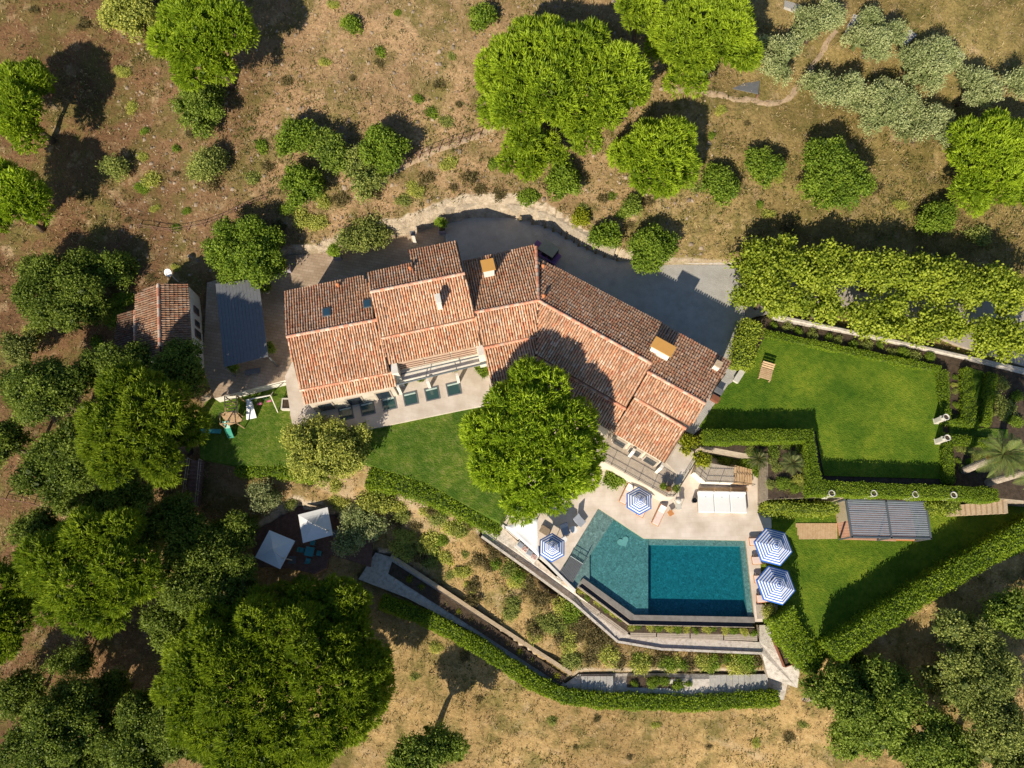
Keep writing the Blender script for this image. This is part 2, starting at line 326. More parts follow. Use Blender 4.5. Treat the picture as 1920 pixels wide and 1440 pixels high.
def G(px, py, h=0.0):
    """point h above the ground seen at this pixel"""
    z = 0.0
    for _ in range(14):
        p = P(px, py, z + h); z = 0.4 * z + 0.6 * float(ground(p[0], p[1]))
    p = P(px, py, z + h); return np.array([p[0], p[1], float(ground(p[0], p[1]))])

# terrain sheet
def build_ground():
    fx = np.arange(-72, 72.01, 0.42); fy = np.arange(-24, 96.01, 0.42)
    far = np.array([1.5, 4, 9, 18, 36, 70, 140, 280, 520.])
    X = np.concatenate([fx[0] - far[::-1], fx, fx[-1] + far]); Y = np.concatenate([fy[0] - far[::-1], fy, fy[-1] + far])
    gx, gy = np.meshgrid(X, Y); z = tps(np.clip(gx, -90, 90), np.clip(gy, -40, 115))
    for nm, w, zm, m, lb, dp, ms in PLAT:
        x0 = min(p[0] for p in w) - 1; x1 = max(p[0] for p in w) + 1; y0 = min(p[1] for p in w) - 1; y1 = max(p[1] for p in w) + 1
        bb = (gx > x0) & (gx < x1) & (gy > y0) & (gy < y1); xs, ys = gx[bb], gy[bb]
        ins = in_poly(xs, ys, w); near = dist_poly(xs, ys, w) < 0.16
        zz = z[bb]; lim = min(p[2] for p in w) - 0.35
        z[bb] = np.where(ins | near, np.minimum(zz, lim), zz)
    x = POOLW; bb = in_poly(gx, gy, x) | (dist_poly(gx, gy, x) < 1.4)
    z = np.where(bb, np.minimum(z, -3.2), z)
    ny, nx = gx.shape; V = np.stack([gx.ravel(), gy.ravel(), z.ravel()], 1)
    i = (np.arange(ny - 1)[:, None] * nx + np.arange(nx - 1)[None, :]).ravel()
    Q = np.stack([i, i + 1, i + nx + 1, i + nx], 1)
    # soil kinds: reddish litter under the pines of the west, tan gravelly earth north, dry straw south and east
    west = 1 / (1 + np.exp((gx + 27) / 4.5)); south = 1 / (1 + np.exp((gy - 12) / 3.)) * (1 - west); east = 1 / (1 + np.exp(-(gx - 14) / 6)) * (gy > 20)
    tint = np.stack([west, south, east], -1).reshape(-1, 3)
    m, n, l, b = new_mat('hillside_earth')
    at = n.new('ShaderNodeAttribute'); at.attribute_name = 'tint'; sp = n.new('ShaderNodeSeparateColor'); l.new(at.outputs['Color'], sp.inputs[0])
    tc = n.new('ShaderNodeTexCoord')
    def nz(scale, det=8.0, rough=0.65):
        t = n.new('ShaderNodeTexNoise'); t.inputs['Scale'].default_value = scale; t.inputs['Detail'].default_value = det; t.inputs['Roughness'].default_value = rough
        l.new(tc.outputs['Object'], t.inputs['Vector']); return t.outputs['Fac']
    fine = nz(3.4, 14, 0.85); mid = nz(0.35, 8); big = nz(0.09, 5)
    def rmp(src, stops): r = ramp(n, stops); l.new(src, r.inputs[0]); return r.outputs[0]
    def mix(f, a, c, mode='MIX'):
        x = n.new('ShaderNodeMixRGB'); x.blend_type = mode
        (l.new(f, x.inputs[0]) if not isinstance(f, float) else setattr(x.inputs[0], 'default_value', f)); l.new(a, x.inputs[1]); l.new(c, x.inputs[2]); return x.outputs[0]
    north = rmp(fine, [(0.32, (0.10, 0.066, 0.038)), (0.45, (0.30, 0.205, 0.125)), (0.57, (0.46, 0.33, 0.215)), (0.72, (0.66, 0.52, 0.37))])
    litter = rmp(fine, [(0.32, (0.085, 0.042, 0.022)), (0.52, (0.185, 0.110, 0.064)), (0.72, (0.31, 0.20, 0.125))])
    straw = rmp(fine, [(0.30, (0.15, 0.095, 0.04)), (0.46, (0.40, 0.285, 0.14)), (0.60, (0.54, 0.41, 0.22)), (0.78, (0.66, 0.54, 0.34))])
    scrub = rmp(fine, [(0.3, (0.055, 0.06, 0.02)), (0.55, (0.16, 0.15, 0.05)), (0.75, (0.32, 0.27, 0.12))])
    c = mix(sp.outputs[0], north, litter); c = mix(sp.outputs[1], c, straw); c = mix(sp.outputs[2], c, rmp(fine, [(0.30, (0.10, 0.085, 0.03)), (0.48, (0.27, 0.215, 0.09)), (0.62, (0.40, 0.33, 0.15)), (0.78, (0.52, 0.44, 0.24))]))
    c = mix(rmp(mid, [(0.45, (0, 0, 0)), (0.62, (0.85, 0.85, 0.85))]), c, scrub); c = mix(rmp(nz(0.55, 6), [(0.56, (0, 0, 0)), (0.70, (0.7, 0.7, 0.7))]), c, rmp(fine, [(0.3, (0.34, 0.25, 0.16)), (0.7, (0.60, 0.48, 0.33))]))
    c = mix(1.0, c, rmp(big, [(0.35, (0.60, 0.545, 0.45)), (0.65, (1.02, 0.955, 0.825))]), 'MULTIPLY')
    ge = n.new('ShaderNodeNewGeometry'); sx = n.new('ShaderNodeSeparateXYZ'); l.new(ge.outputs['Normal'], sx.inputs[0])
    rock = rmp(nz(1.4, 12, 0.8), [(0.32, (0.16, 0.125, 0.085)), (0.5, (0.40, 0.325, 0.235)), (0.72, (0.62, 0.53, 0.41))])
    c = mix(rmp(sx.outputs['Z'], [(0.72, (1, 1, 1)), (0.86, (0, 0, 0))]), c, rock)
    l.new(c, b.inputs['Base Color']); b.inputs['Roughness'].default_value = 0.95; b.inputs['Specular IOR Level'].default_value = 0.1
    bp = n.new('ShaderNodeBump'); bp.inputs['Strength'].default_value = 0.8; bp.inputs['Distance'].default_value = 0.25
    l.new(nz(3.0, 10, 0.7), bp.inputs['Height']); l.new(bp.outputs[0], b.inputs['Normal'])
    o = np_mesh('ground', V, Q, tint, m); o.data.polygons.foreach_set('use_smooth', np.ones(len(Q), bool))
    tag(o, 'dry Mediterranean hillside ground around the villa', kind='structure')

POOL = [(1122, 953), (1208, 1009.5), (1398, 1013.5), (1416, 1166), (1186, 1160), (1092, 1094), (1078, 1104), (1043, 1082)]
POOLW = [P(*p, 0) for p in POOL]
build_ground()
for nm, w, zm, m, lb, dp, ms in PLAT:
    b = MB(); b.prism(w, depth=dp, mi=0, mside=1)
    o = b.build(nm, [m, ms or M_sand]); tag(o, lb, kind='structure')

# ------------------------------------------------------------------ swimming pool
def poly3(pts, z): return [P(a, b, 0) * [1, 1, 0] + [0, 0, z] for a, b in pts]      # plan taken on the deck plane
def build_pool():
    t = thing('swimming_pool', P(1250, 1080, -2.6), 'angular infinity pool with deep turquoise end and grey shallow shelf', 'pool')
    shelf = [(1122, 953), (1152, 973), (1106, 1042), (1106, 1094), (1092, 1094), (1078, 1104), (1043, 1082)]
    mid = [(1152, 973), (1208, 1009.5), (1217, 1009.7), (1217, 1157), (1186, 1153), (1106, 1097), (1106, 1042)]
    deep = [(1217, 1021), (1390, 1024), (1404, 1157), (1217, 1154)]
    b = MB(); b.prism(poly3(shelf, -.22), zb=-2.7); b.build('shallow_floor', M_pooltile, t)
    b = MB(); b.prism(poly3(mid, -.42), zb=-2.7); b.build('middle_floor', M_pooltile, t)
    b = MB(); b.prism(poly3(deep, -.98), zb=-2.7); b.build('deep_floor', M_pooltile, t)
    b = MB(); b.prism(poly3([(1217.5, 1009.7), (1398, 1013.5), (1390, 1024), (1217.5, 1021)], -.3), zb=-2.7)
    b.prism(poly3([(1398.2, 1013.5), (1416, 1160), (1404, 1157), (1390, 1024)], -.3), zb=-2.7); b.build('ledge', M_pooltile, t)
    # outer rim on the downhill side, then the overflow trough
    rim_o = [(1088, 1090), (1184, 1163), (1416, 1168)]; rim_i = [(1094, 1084), (1190, 1153), (1414.5, 1157)]
    b = MB()
    for i in range(2): b.prism(poly3([rim_i[i], rim_i[i + 1], rim_o[i + 1], rim_o[i]], -.05), zb=-2.9)
    b.build('overflow_rim', noise_mat('rim_stone', [(0.3, (0.16, 0.14, 0.12)), (0.7, (0.25, 0.225, 0.20))], 2, 0.6), t)
    tr_o = [(1084, 1097), (1182, 1171), (1417, 1176)]
    b = MB()
    for i in range(2): b.prism(poly3([rim_o[i], rim_o[i + 1], tr_o[i + 1], tr_o[i]], -.75), zb=-2.9)
    b.build('trough', flat_mat('trough_stone', (0.035, 0.04, 0.06), 0.2), t)
    tw = [(1083, 1099), (1181.5, 1172.5), (1417, 1177.5)]
    b = MB()
    for i in range(2): b.prism(poly3([tr_o[i], tr_o[i + 1], tw[i + 1], tw[i]], -.35), zb=-2.9)
    b.build('trough_wall', M_stonewall, t)
    # water body
    m, n, l, bs = new_mat('pool_water')
    tr = n.new('ShaderNodeBsdfTransparent'); gl = n.new('ShaderNodeBsdfGlossy'); gl.inputs['Roughness'].default_value = 0.03
    tc = n.new('ShaderNodeTexCoord'); nz = n.new('ShaderNodeTexNoise'); nz.inputs['Scale'].default_value = 3.2; nz.inputs['Detail'].default_value = 3; nz.inputs['Distortion'].default_value = 1.2
    l.new(tc.outputs['Object'], nz.inputs['Vector'])
    bp = n.new('ShaderNodeBump'); bp.inputs['Strength'].default_value = 0.35; bp.inputs['Distance'].default_value = 0.12; l.new(nz.outputs['Fac'], bp.inputs['Height'])
    fr = n.new('ShaderNodeFresnel'); fr.inputs[0].default_value = 1.33; l.new(bp.outputs[0], fr.inputs['Normal']); l.new(bp.outputs[0], gl.inputs['Normal'])
    ge = n.new('ShaderNodeNewGeometry'); ma = n.new('ShaderNodeMath'); ma.operation = 'SUBTRACT'; ma.inputs[0].default_value = 1; l.new(ge.outputs['Backfacing'], ma.inputs[1])
    mu = n.new('ShaderNodeMath'); mu.operation = 'MULTIPLY'; l.new(fr.outputs[0], mu.inputs[0]); l.new(ma.outputs[0], mu.inputs[1])
    mx = n.new('ShaderNodeMixShader'); l.new(mu.outputs[0], mx.inputs[0]); l.new(tr.outputs[0], mx.inputs[1]); l.new(gl.outputs[0], mx.inputs[2])
    l.new(mx.outputs[0], n['Material Output'].inputs[0])
    va = n.new('ShaderNodeVolumeAbsorption'); va.inputs[0].default_value = (0.0, 0.79, 0.89, 1); va.inputs[1].default_value = 1.35; l.new(va.outputs[0], n['Material Output'].inputs['Volume'])
    b = MB(); w = [(1122.6, 954), (1208, 1010.5), (1397.4, 1014.5), (1413.6, 1157.5), (1190, 1153.5), (1094, 1084), (1079, 1102), (1045, 1081.5)]
    b.prism(poly3(w, -.075), zb=-2.62); b.build('water', m, t)
    # heart-shaped float marking on the shallow floor: pale drain mat
    b = MB(); c = P(1170, 1015, 0)
    heart = [(c[0] + .55 * (16 * math.sin(a) ** 3) / 16, c[1] + .5 * (13 * math.cos(a) - 5 * math.cos(2 * a) - 2 * math.cos(3 * a) - math.cos(4 * a)) / 16, -.36) for a in np.linspace(0, 2 * math.pi, 28)[:-1]]
    rot = Matrix.Rotation(R(25), 3, 'Z'); cc = Vector((c[0], c[1], 0))
    b.prism([cc + rot @ (Vector(h) - cc) for h in heart], zb=-.43)
    b.build('heart_mosaic', flat_mat('pale_mosaic', (0.36, 0.385, 0.335), 0.6), t)
build_pool()

def boards(mb, poly, ang, width, gap, thick, mi=0, jit=0.0):
    """parallel planks laid inside a convex polygon (3-D points, planar enough)"""
    a = np.array([math.cos(ang), math.sin(ang)]); n = np.array([-a[1], a[0]]); p = np.array(poly, float)
    c0 = p.mean(0); A = np.c_[p[:, :2] - c0[:2], np.ones(len(p))]; pl = np.linalg.lstsq(A, p[:, 2], rcond=None)[0]
    u = (p[:, :2] - c0[:2]) @ a; v = (p[:, :2] - c0[:2]) @ n; k = v.min() + (width + gap) / 2; cnt = 0
    while k < v.max() - width * .3:
        hits = []
        for i in range(len(p)):
            j = (i + 1) % len(p)
            if (v[i] - k) * (v[j] - k) < 0:
                t = (k - v[i]) / (v[j] - v[i]); hits.append(u[i] + t * (u[j] - u[i]))
        if len(hits) >= 2:
            lo, hi = min(hits), max(hits); vs = []
            for dz in (-thick, 0):
                for uu, vv in ((lo, k - width / 2), (hi, k - width / 2), (hi, k + width / 2), (lo, k + width / 2)):
                    q = a * uu + n * vv; z = q @ pl[:2] + pl[2]
                    vs.append((c0[0] + q[0], c0[1] + q[1], z + dz + jit * ((cnt * 7) % 5) / 5))
            mb.add(vs, [(3, 2, 1, 0), (4, 5, 6, 7), (0, 1, 5, 4), (1, 2, 6, 5), (2, 3, 7, 6), (3, 0, 4, 7)], mi); cnt += 1
        k += width + gap
    return mb
def px_ang(a, b, z): p, q = P(*a, z), P(*b, z); return math.atan2(q[1] - p[1], q[0] - p[0])

# ------------------------------------------------------------------ villa
TILE_S = np.array([(0.66, 0.40, 0.24), (0.70, 0.48, 0.33), (0.62, 0.32, 0.17), (0.60, 0.25, 0.12), (0.46, 0.28, 0.16), (0.67, 0.38, 0.225), (0.56, 0.18, 0.09), (0.72, 0.57, 0.43)])
def plane_from(ridge, zr, eave, ze):
    a, b, c = P(*ridge[0], zr), P(*ridge[1], zr), P(*eave, ze)
    n = np.cross(b - a, c - a); n = n / np.linalg.norm(n); n = n if n[2] > 0 else -n
    return a, n, (b - a) / np.linalg.norm(b - a)
def on_plane(px, py, a, n):
    d = ray(px, py); o = np.array([0, 0, CAM_H]); return o + d * ((a - o) @ n) / (d @ n)
def tiles(name, poly, nrm, u, parent, rg, pitch=0.232, expo=0.36, tone=1.0):
    v = np.cross(nrm, u); v = v if v[2] < 0 else -v
    o = poly[0]; q = np.array(poly) - o; U = q @ u; Vv = q @ v
    base = []
    for k in np.arange(U.min() + pitch / 2, U.max(), pitch):
        hit = []
        for i in range(len(q)):
            j = (i + 1) % len(q)
            if (U[i] - k) * (U[j] - k) < 0:
                t = (k - U[i]) / (U[j] - U[i]); hit.append(Vv[i] + t * (Vv[j] - Vv[i]))
        if len(hit) < 2: continue
        lo, hi = min(hit), max(hit); v0 = Vv.max()
        for r in range(int(math.floor((lo - v0) / expo)), int(math.ceil((hi - v0) / expo - 1e-6))):
            a_, b_ = max(lo, v0 + r * expo), min(hi, v0 + (r + 1) * expo)
            if b_ - a_ > .1: base.append((k, a_, b_ - a_))
    B = np.array(base); N = len(B)
    ang = np.linspace(0, math.pi, 5); T = []
    for e, (rr, lift) in enumerate(((0.082, 0.0), (0.100, 0.030))):       # narrow head, wide raised tail
        for a in ang: T.append((math.cos(a) * rr, e * 1.12, math.sin(a) * rr * 1.15 + lift))
    T = np.array(T)
    jx = rg.normal(0, 0.009, (N, 1)); jl = rg.normal(0, 0.012, (N, 1))
    lx = B[:, :1] + T[None, :, 0] + jx; ly = B[:, 1:2] + T[None, :, 1] * B[:, 2:3] + jl; lz = T[None, :, 2] + rg.normal(0.02, 0.007, (N, 1))
    V = o + lx[..., None] * u + ly[..., None] * v + lz[..., None] * nrm
    Q = np.array([(i, i + 1, i + 6, i + 5) for i in range(4)])
    Q = (np.arange(N)[:, None, None] * 10 + Q[None]).reshape(-1, 4)
    ci = rg.choice(len(TILE_S), N, p=[.19, .17, .16, .12, .10, .13, .06, .07]); c = TILE_S[ci] * .55 + TILE_S.mean(0) * .45
    age = np.clip(.5 + .5 * np.sin(B[:, 0] * .9 + 1.7 * np.sin(B[:, 1] * .8)) * np.sin(B[:, 1] * .7 + B[:, 0] * .35) + rg.normal(0, .25, N), 0, 1)[:, None]      # weathering in patches
    c = c * rg.uniform(0.84, 1.1, (N, 1)) * 1.26 * (1 - age * .22); c = c * tone if tone == 1.0 else c * (tone, tone * 1.02, tone * 1.06)  # low tone holds north slope age and grazing shade, and tree shade
    tint = np.repeat(c, 10, 0)
    ob = np_mesh(name, V.reshape(-1, 3), Q, tint, M_tile, parent); ob['kind'] = 'stuff'; return ob
M_slab = noise_mat('tile_bed', [(0.3, (0.10, 0.052, 0.032)), (0.7, (0.20, 0.11, 0.07))], 3, 0.95)
def ridge_caps(name, a, b, parent, rg, r=0.15, wide=0.42):
    d = b - a; L = np.linalg.norm(d); d = d / L; up = np.array([0, 0, 1.]); s = unit(np.cross(d, up)); up = np.cross(s, d)
    n = max(2, int(L / wide)); V = []; C = []; Q = []
    for i in range(n):
        c = np.array([(0.62, 0.27, 0.17), (0.64, 0.35, 0.24), (0.60, 0.44, 0.34)][rg.integers(3)]) * rg.uniform(.85, 1.1)
        k = len(V)
        for e in (0, 1):
            q = a + d * (i + e * 1.06) * L / n
            for t in np.linspace(0, math.pi, 6): V.append(q + s * math.cos(t) * r * (1 + .15 * e) + up * (math.sin(t) * r + .02 * e + .03)); C.append(c)
        Q += [(k + j, k + j + 1, k + j + 7, k + j + 6) for j in range(5)]
    o = np_mesh(name, np.array(V), np.array(Q), np.array(C), M_tile, parent); o['kind'] = 'stuff'; return o

villa = thing('villa', (*P(930, 620, ZH)[:2], ZH), 'sprawling villa with bent terracotta tile roofs and ochre capped chimneys', 'villa')
RG = np.random.default_rng(11)
def roof(parent, ridge, zr, eave, ze, poly, walls=True, cap=True, zg=ZH, inset=0.32, tone=1.0, wallmat=None, edge_depth=.13):
    a, n, u = plane_from(ridge, zr, eave, ze)
    w = [on_plane(*p, a, n) for p in poly]
    b = MB(); b.prism(w, depth=edge_depth); r = b.build('roof', M_slab, parent)  # deeper dark edge stands in for the shade gap under stepped eaves
    tiles('roof_tiles', w, n, u, r, RG, tone=tone)
    if cap: ridge_caps('ridge_caps', P(*ridge[0], zr), P(*ridge[1], zr), r, RG)
    if walls:
        c = np.mean(w, 0); ww = []
        for p in w:
            d = c - p; d[2] = 0; L = np.linalg.norm(d); q = p + d / L * inset; q[2] = a[2] - ((q - a)[:2] @ n[:2]) / n[2] - 0.15; ww.append(q)
        b = MB(); b.prism(ww, zb=zg - .25); b.build('wall', wallmat or M_wall, parent)
    return r, a, n
# west wing
A_r = [(537, 632), (706, 600)]
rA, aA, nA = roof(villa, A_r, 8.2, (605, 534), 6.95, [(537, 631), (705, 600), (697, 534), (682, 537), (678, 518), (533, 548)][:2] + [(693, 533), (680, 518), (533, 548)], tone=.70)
roof(villa, A_r, 8.2, (650, 714), 6.8, [(538, 634), (706, 602), (731, 697), (562, 729)], cap=False, edge_depth=.32)
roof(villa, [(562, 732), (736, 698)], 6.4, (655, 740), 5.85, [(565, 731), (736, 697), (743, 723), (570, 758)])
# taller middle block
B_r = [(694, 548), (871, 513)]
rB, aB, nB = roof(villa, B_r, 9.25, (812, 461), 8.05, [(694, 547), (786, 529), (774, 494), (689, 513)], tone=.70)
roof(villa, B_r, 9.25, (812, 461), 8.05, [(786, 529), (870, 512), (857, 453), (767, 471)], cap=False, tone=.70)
rBS, aBS, nBS = roof(villa, B_r, 9.25, (805, 614), 8.1, [(695, 550), (871, 515), (893, 593), (713, 631)], cap=False, edge_depth=.32)
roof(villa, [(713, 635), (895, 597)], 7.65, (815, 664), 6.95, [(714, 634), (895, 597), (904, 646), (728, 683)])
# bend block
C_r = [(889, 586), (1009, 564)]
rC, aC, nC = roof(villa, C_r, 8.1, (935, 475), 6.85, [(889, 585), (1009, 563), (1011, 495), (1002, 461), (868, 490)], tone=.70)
rCS, aCS, nCS = roof(villa, C_r, 8.1, (950, 639), 7.25, [(889, 588), (1009, 566), (1008, 628), (905, 648)], cap=False, edge_depth=.32)
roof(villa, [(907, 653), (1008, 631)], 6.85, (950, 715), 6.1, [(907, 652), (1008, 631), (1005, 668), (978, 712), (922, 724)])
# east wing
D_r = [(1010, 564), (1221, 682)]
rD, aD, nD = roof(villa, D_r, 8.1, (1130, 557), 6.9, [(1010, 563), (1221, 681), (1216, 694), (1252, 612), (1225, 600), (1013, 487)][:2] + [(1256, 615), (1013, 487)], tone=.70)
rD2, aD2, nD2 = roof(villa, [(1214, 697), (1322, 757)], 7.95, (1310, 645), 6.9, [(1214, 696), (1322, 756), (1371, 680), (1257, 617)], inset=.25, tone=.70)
rDS, aDS, nDS = roof(villa, D_r, 8.1, (1090, 713), 6.95, [(1010, 566), (1221, 684), (1175, 762), (1006, 664)], cap=False, edge_depth=.32)
roof(villa, [(1214, 697), (1322, 757)], 7.95, (1240, 770), 7.25, [(1216, 699), (1323, 759), (1295, 798), (1189, 741)], cap=False, edge_depth=.32)
roof(villa, [(1006, 669), (1173, 767)], 6.5, (1060, 757), 5.7, [(1006, 668), (1173, 766), (1147, 809), (978, 712)])
roof(villa, [(1190, 746), (1286, 804)], 6.8, (1195, 837), 5.9, [(1190, 745), (1287, 803), (1247, 868), (1148, 810)])
ridge_caps('hip_caps', P(1010, 565, 8.1), P(1005, 464, 6.95), rC, RG)
def roof_pt(px, py, a, n): return on_plane(px, py, a, n)
# chimneys
def chimney(px, py, a, n, w, d, h, rz, cap_mat, lab, over=0.12, pots=True):
    p = roof_pt(px, py, a, n); b = MB(); b.box((p[0], p[1], p[2] + h / 2 - .3), (w, d, h + .6), rz); c = b.build('chimney', M_white, villa, bevel=.015); c['label'] = lab
    top = p[2] + h
    for sx in (-1, 1):
        for sy in (-1, 1):
            q = Matrix.Rotation(rz, 3, 'Z') @ Vector((sx * (w / 2 - .08), sy * (d / 2 - .08), 0)); b = MB(); b.box((p[0] + q.x, p[1] + q.y, top + .1), (.12, .12, .22), rz); b.build('cap_pier', M_white, c)
    b = MB(); b.box((p[0], p[1], top + .25), (w + over * 2, d + over * 2, .1), rz); b.build('chimney_cap', cap_mat, c, bevel=.01)
rzD = px_ang((1010, 564), (1221, 682), 8.0); rzB = px_ang((694, 548), (871, 513), 9)
chimney(916, 512, aC, nC, .95, .95, 1.3, rzB, M_ochre, 'white chimney with ochre slab cap')
chimney(824, 572, aBS, nBS, .42, .85, 1.1, rzB, M_white, 'slim white chimney with white cap', .03)
chimney(1237, 662, aD2, nD2, 1.75, .85, 1.3, rzD, M_ochre, 'broad white chimney with large ochre cap')
chimney(1341, 690, aD2, nD2, .55, .55, .8, rzD, M_sand, 'small white chimney with sandy cap', .03)
for px, py, a, n in ((770, 506, aB, nB), (1018, 502, aD, nD), (1019, 558, aD, nD), (635, 537, aA, nA)):
    p = roof_pt(px, py, a, n); b = MB(); b.lathe([(.13, -.1), (.13, .4), (.17, .42), (.17, .5), (.05, .58)], p, 10); b.build('roof_vent', M_terra, villa)
# roof windows
for px, py in ((613, 587), (689, 571)):
    p = roof_pt(px, py, aA, nA); rz = px_ang((537, 632), (706, 600), 8); slope = math.atan2(8.2 - 6.95, 4.5)
    b = MB(); b.box((p[0], p[1], p[2] + .16), (.72, .9, .16), rz, rx=-slope); f = b.build('roof_window', M_metal, villa)
    b = MB(); b.box((p[0], p[1], p[2] + .25), (.56, .72, .02), rz, rx=-slope); b.build('pane', glass_mat('sky_glass', (0.03, 0.08, 0.12)), f)
# south side of the middle block: panelled wall, ledge, piers, posts and beams
def slab(parent, name, pts, z, th, mat):
    b = MB(); b.prism([P(*p, z) for p in pts], depth=th); return b.build(name, mat, parent)
E0, E1 = P(735, 682, 6.95), P(902, 647, 6.95); eu = unit(E1 - E0); es = np.array([eu[1], -eu[0], 0.]); em = (E0 + E1) / 2; eL = np.linalg.norm(E1 - E0); ea = math.atan2(eu[1], eu[0])
def wbox(name, along, out, z, size, mat): 
    q = em + eu * along + es * out; b = MB(); b.box((q[0], q[1], z), size, ea); return b.build(name, mat, villa)
M_panel = noise_mat('wall_blind', [(.3, (.42, .29, .21)), (.7, (.54, .40, .30))], 2, .85)
for k in range(3): wbox('wall_blind', (k - 1) * eL * .3, -.12, 5.75, (eL * .28, .1, 1.7), M_panel)
for k in range(3): wbox('blind_bar', 0, -.03, 5.2 + k * .5, (eL * .88, .05, .05), M_wood_dk)
wbox('ledge', 0, .35, 4.35, (eL * .96, 1.1, .3), M_white)
for sg in (-1, 1): wbox('pier', sg * eL * .49, .25, 4.7, (.6, 1.2, 4.0), M_white)
for px, py in ((752, 737), (806, 726), (860, 716), (643, 760), (698, 749)):
    p = P(px, py, ZH); b = MB(); b.box((p[0], p[1], ZH + 1.05), (.26, .26, 2.1), ea); b.build('terrace_post', M_white, villa)
b = MB(); b.tube([P(740, 722, 4.95), P(916, 679, 4.95)], .10, 6); b.build('steel_beam', M_metal, villa)
b = MB(); b.tube([P(750, 702, 4.95), P(905, 666, 4.95)], .07, 6); b.build('steel_beam', M_metal, villa)
for f in (.03, .33, .66, .97):
    b = MB(); b.tube([P(740, 722, 4.95) * (1 - f) + P(916, 679, 4.95) * f, P(750, 702, 4.95) * (1 - f) + P(905, 666, 4.95) * f], .04, 6); b.build('cross_beam', M_metal, villa)
# balcony over the pool: solid retaining block, timber floor, corner pillars, rail
BALC = [(1100, 815), (1140, 800), (1247, 868), (1280, 815), (1310, 860), (1250, 935), (1228, 932), (1130, 866)]
slab(villa, 'balcony', [(1105, 790), (1255, 790), (1309, 858), (1264, 932), (1250, 932), (1118, 858)], ZH - .05, 2.85, M_wall)
bb = MB(); boards(bb, [P(*p, ZH + .0) for p in ((1120, 855), (1143, 812), (1272, 893), (1249, 931))], px_ang((1249, 868), (1230, 905), ZH), .12, .03, .05)
o = bb.build('balcony_boards', M_wood, villa); o['kind'] = 'stuff'
slab(villa, 'balcony_paving', [(1250, 868), (1275, 826), (1308, 853), (1276, 895)], ZH + .01, .08, M_pave)
def rail(parent, pts, h=1.0, n=8, mat=None, r=.02, name='railing'):
    b = MB(); tops = [np.array(p) + [0, 0, h] for p in pts]; b.tube(tops, r * 1.3, 5); b.tube([np.array(p) + [0, 0, h * .5] for p in pts], r, 4)
    for i in range(len(pts) - 1):
        m = max(2, int(np.linalg.norm(np.array(pts[i + 1]) - pts[i]) / 1.2))
        for k in range(m + 1):
            q = np.array(pts[i]) + (np.array(pts[i + 1]) - pts[i]) * k / m; b.tube([q, q + [0, 0, h]], r, 4)
    return b.build(name, mat or M_black, parent)
rail(villa, [P(1120, 858, ZH - .06), P(1249, 930, ZH - .06), P(1262, 930, ZH - .06), P(1307, 858, ZH - .06)], .95)
for px, py in ((1189, 844), (1241, 875)): 
    p = P(px, py, 5.2); b = MB(); b.box((p[0], p[1], ZH + 1.2), (.28, .28, 2.4), rzD); b.build('balcony_pillar', M_white, villa)

def facade(a, b_, z, spots, h, w, zc, name):
    A, B = P(*a, z), P(*b_, z); d = unit((B - A)[:2]); nv = np.array([d[1], -d[0]]); nv = nv if nv[1] < 0 or (abs(nv[1]) < .3 and nv[0] > 0) else -nv; ang = math.atan2(d[1], d[0])
    for f in spots:
        q = A[:2] + (B - A)[:2] * f - nv * .14
        m = MB(); m.box((q[0], q[1], zc), (w, .30, h), ang); fr_ = m.build(name, M_wood, villa)
        m = MB(); m.box((q[0] + nv[0] * .14, q[1] + nv[1] * .14, zc), (w * .8, .06, h * .86), ang); m.build('pane', M_glass, fr_)
facade((1148, 810), (1247, 868), 5.9, (.2, .5, .8), 2.1, 1.3, ZH + 1.08, 'french_door')
facade((1247, 868), (1287, 803), 5.9, (.5,), 1.2, 1.0, ZH + 1.5, 'window')
facade((570, 758), (743, 723), 5.85, (.18, .5, .82), 2.1, 1.5, ZH + 1.08, 'french_door')
# glazed floor lights of the terrace
def floor_light(c4):
    w = [P(*p, ZH + .02) for p in c4]; ce = np.mean(w, 0); t = thing('floor_light', ce, 'square walk-on glass floor light set into the travertine terrace', 'skylight', 'row of glass floor lights along the terrace')
    b = MB()
    for i in range(4):
        a, d = w[i], w[(i + 1) % 4]; ia, idd = a + (ce - a) * .16, d + (ce - d) * .16
        b.prism([x + [0, 0, .03] for x in (a, d, idd, ia)], depth=.05)
    b.build('frame', M_slate, t)
    inn = [a + (ce - a) * .16 for a in w]
    b = MB(); b.prism([x + [0, 0, .015] for x in inn], depth=.02); b.build('pane', glass_mat('floor_glass', (0.035, 0.075, 0.07), .04), t)
    far = sorted(inn, key=lambda q: -q[1])[:2]; near = sorted(inn, key=lambda q: -q[1])[2:]
    near = sorted(near, key=lambda q: q[0]); far = sorted(far, key=lambda q: q[0])
    s = [far[0], far[1], far[1] + (near[1] - far[1]) * .14, far[0] + (near[0] - far[0]) * .14]; s = [x + (ce - x) * .08 + [0, 0, .025] for x in s]
    b = MB(); b.prism(s, depth=.005); b.build('reveal', flat_mat('pale_reveal', (.45, .55, .5), .4), t)
for i in range(6):
    cx, cy = 649 + i * 40.4, 775 - i * 9.2
    floor_light([(cx - 16, cy - 9), (cx + 11, cy - 15.5), (cx + 15.5, cy + 9), (cx - 11, cy + 15)])

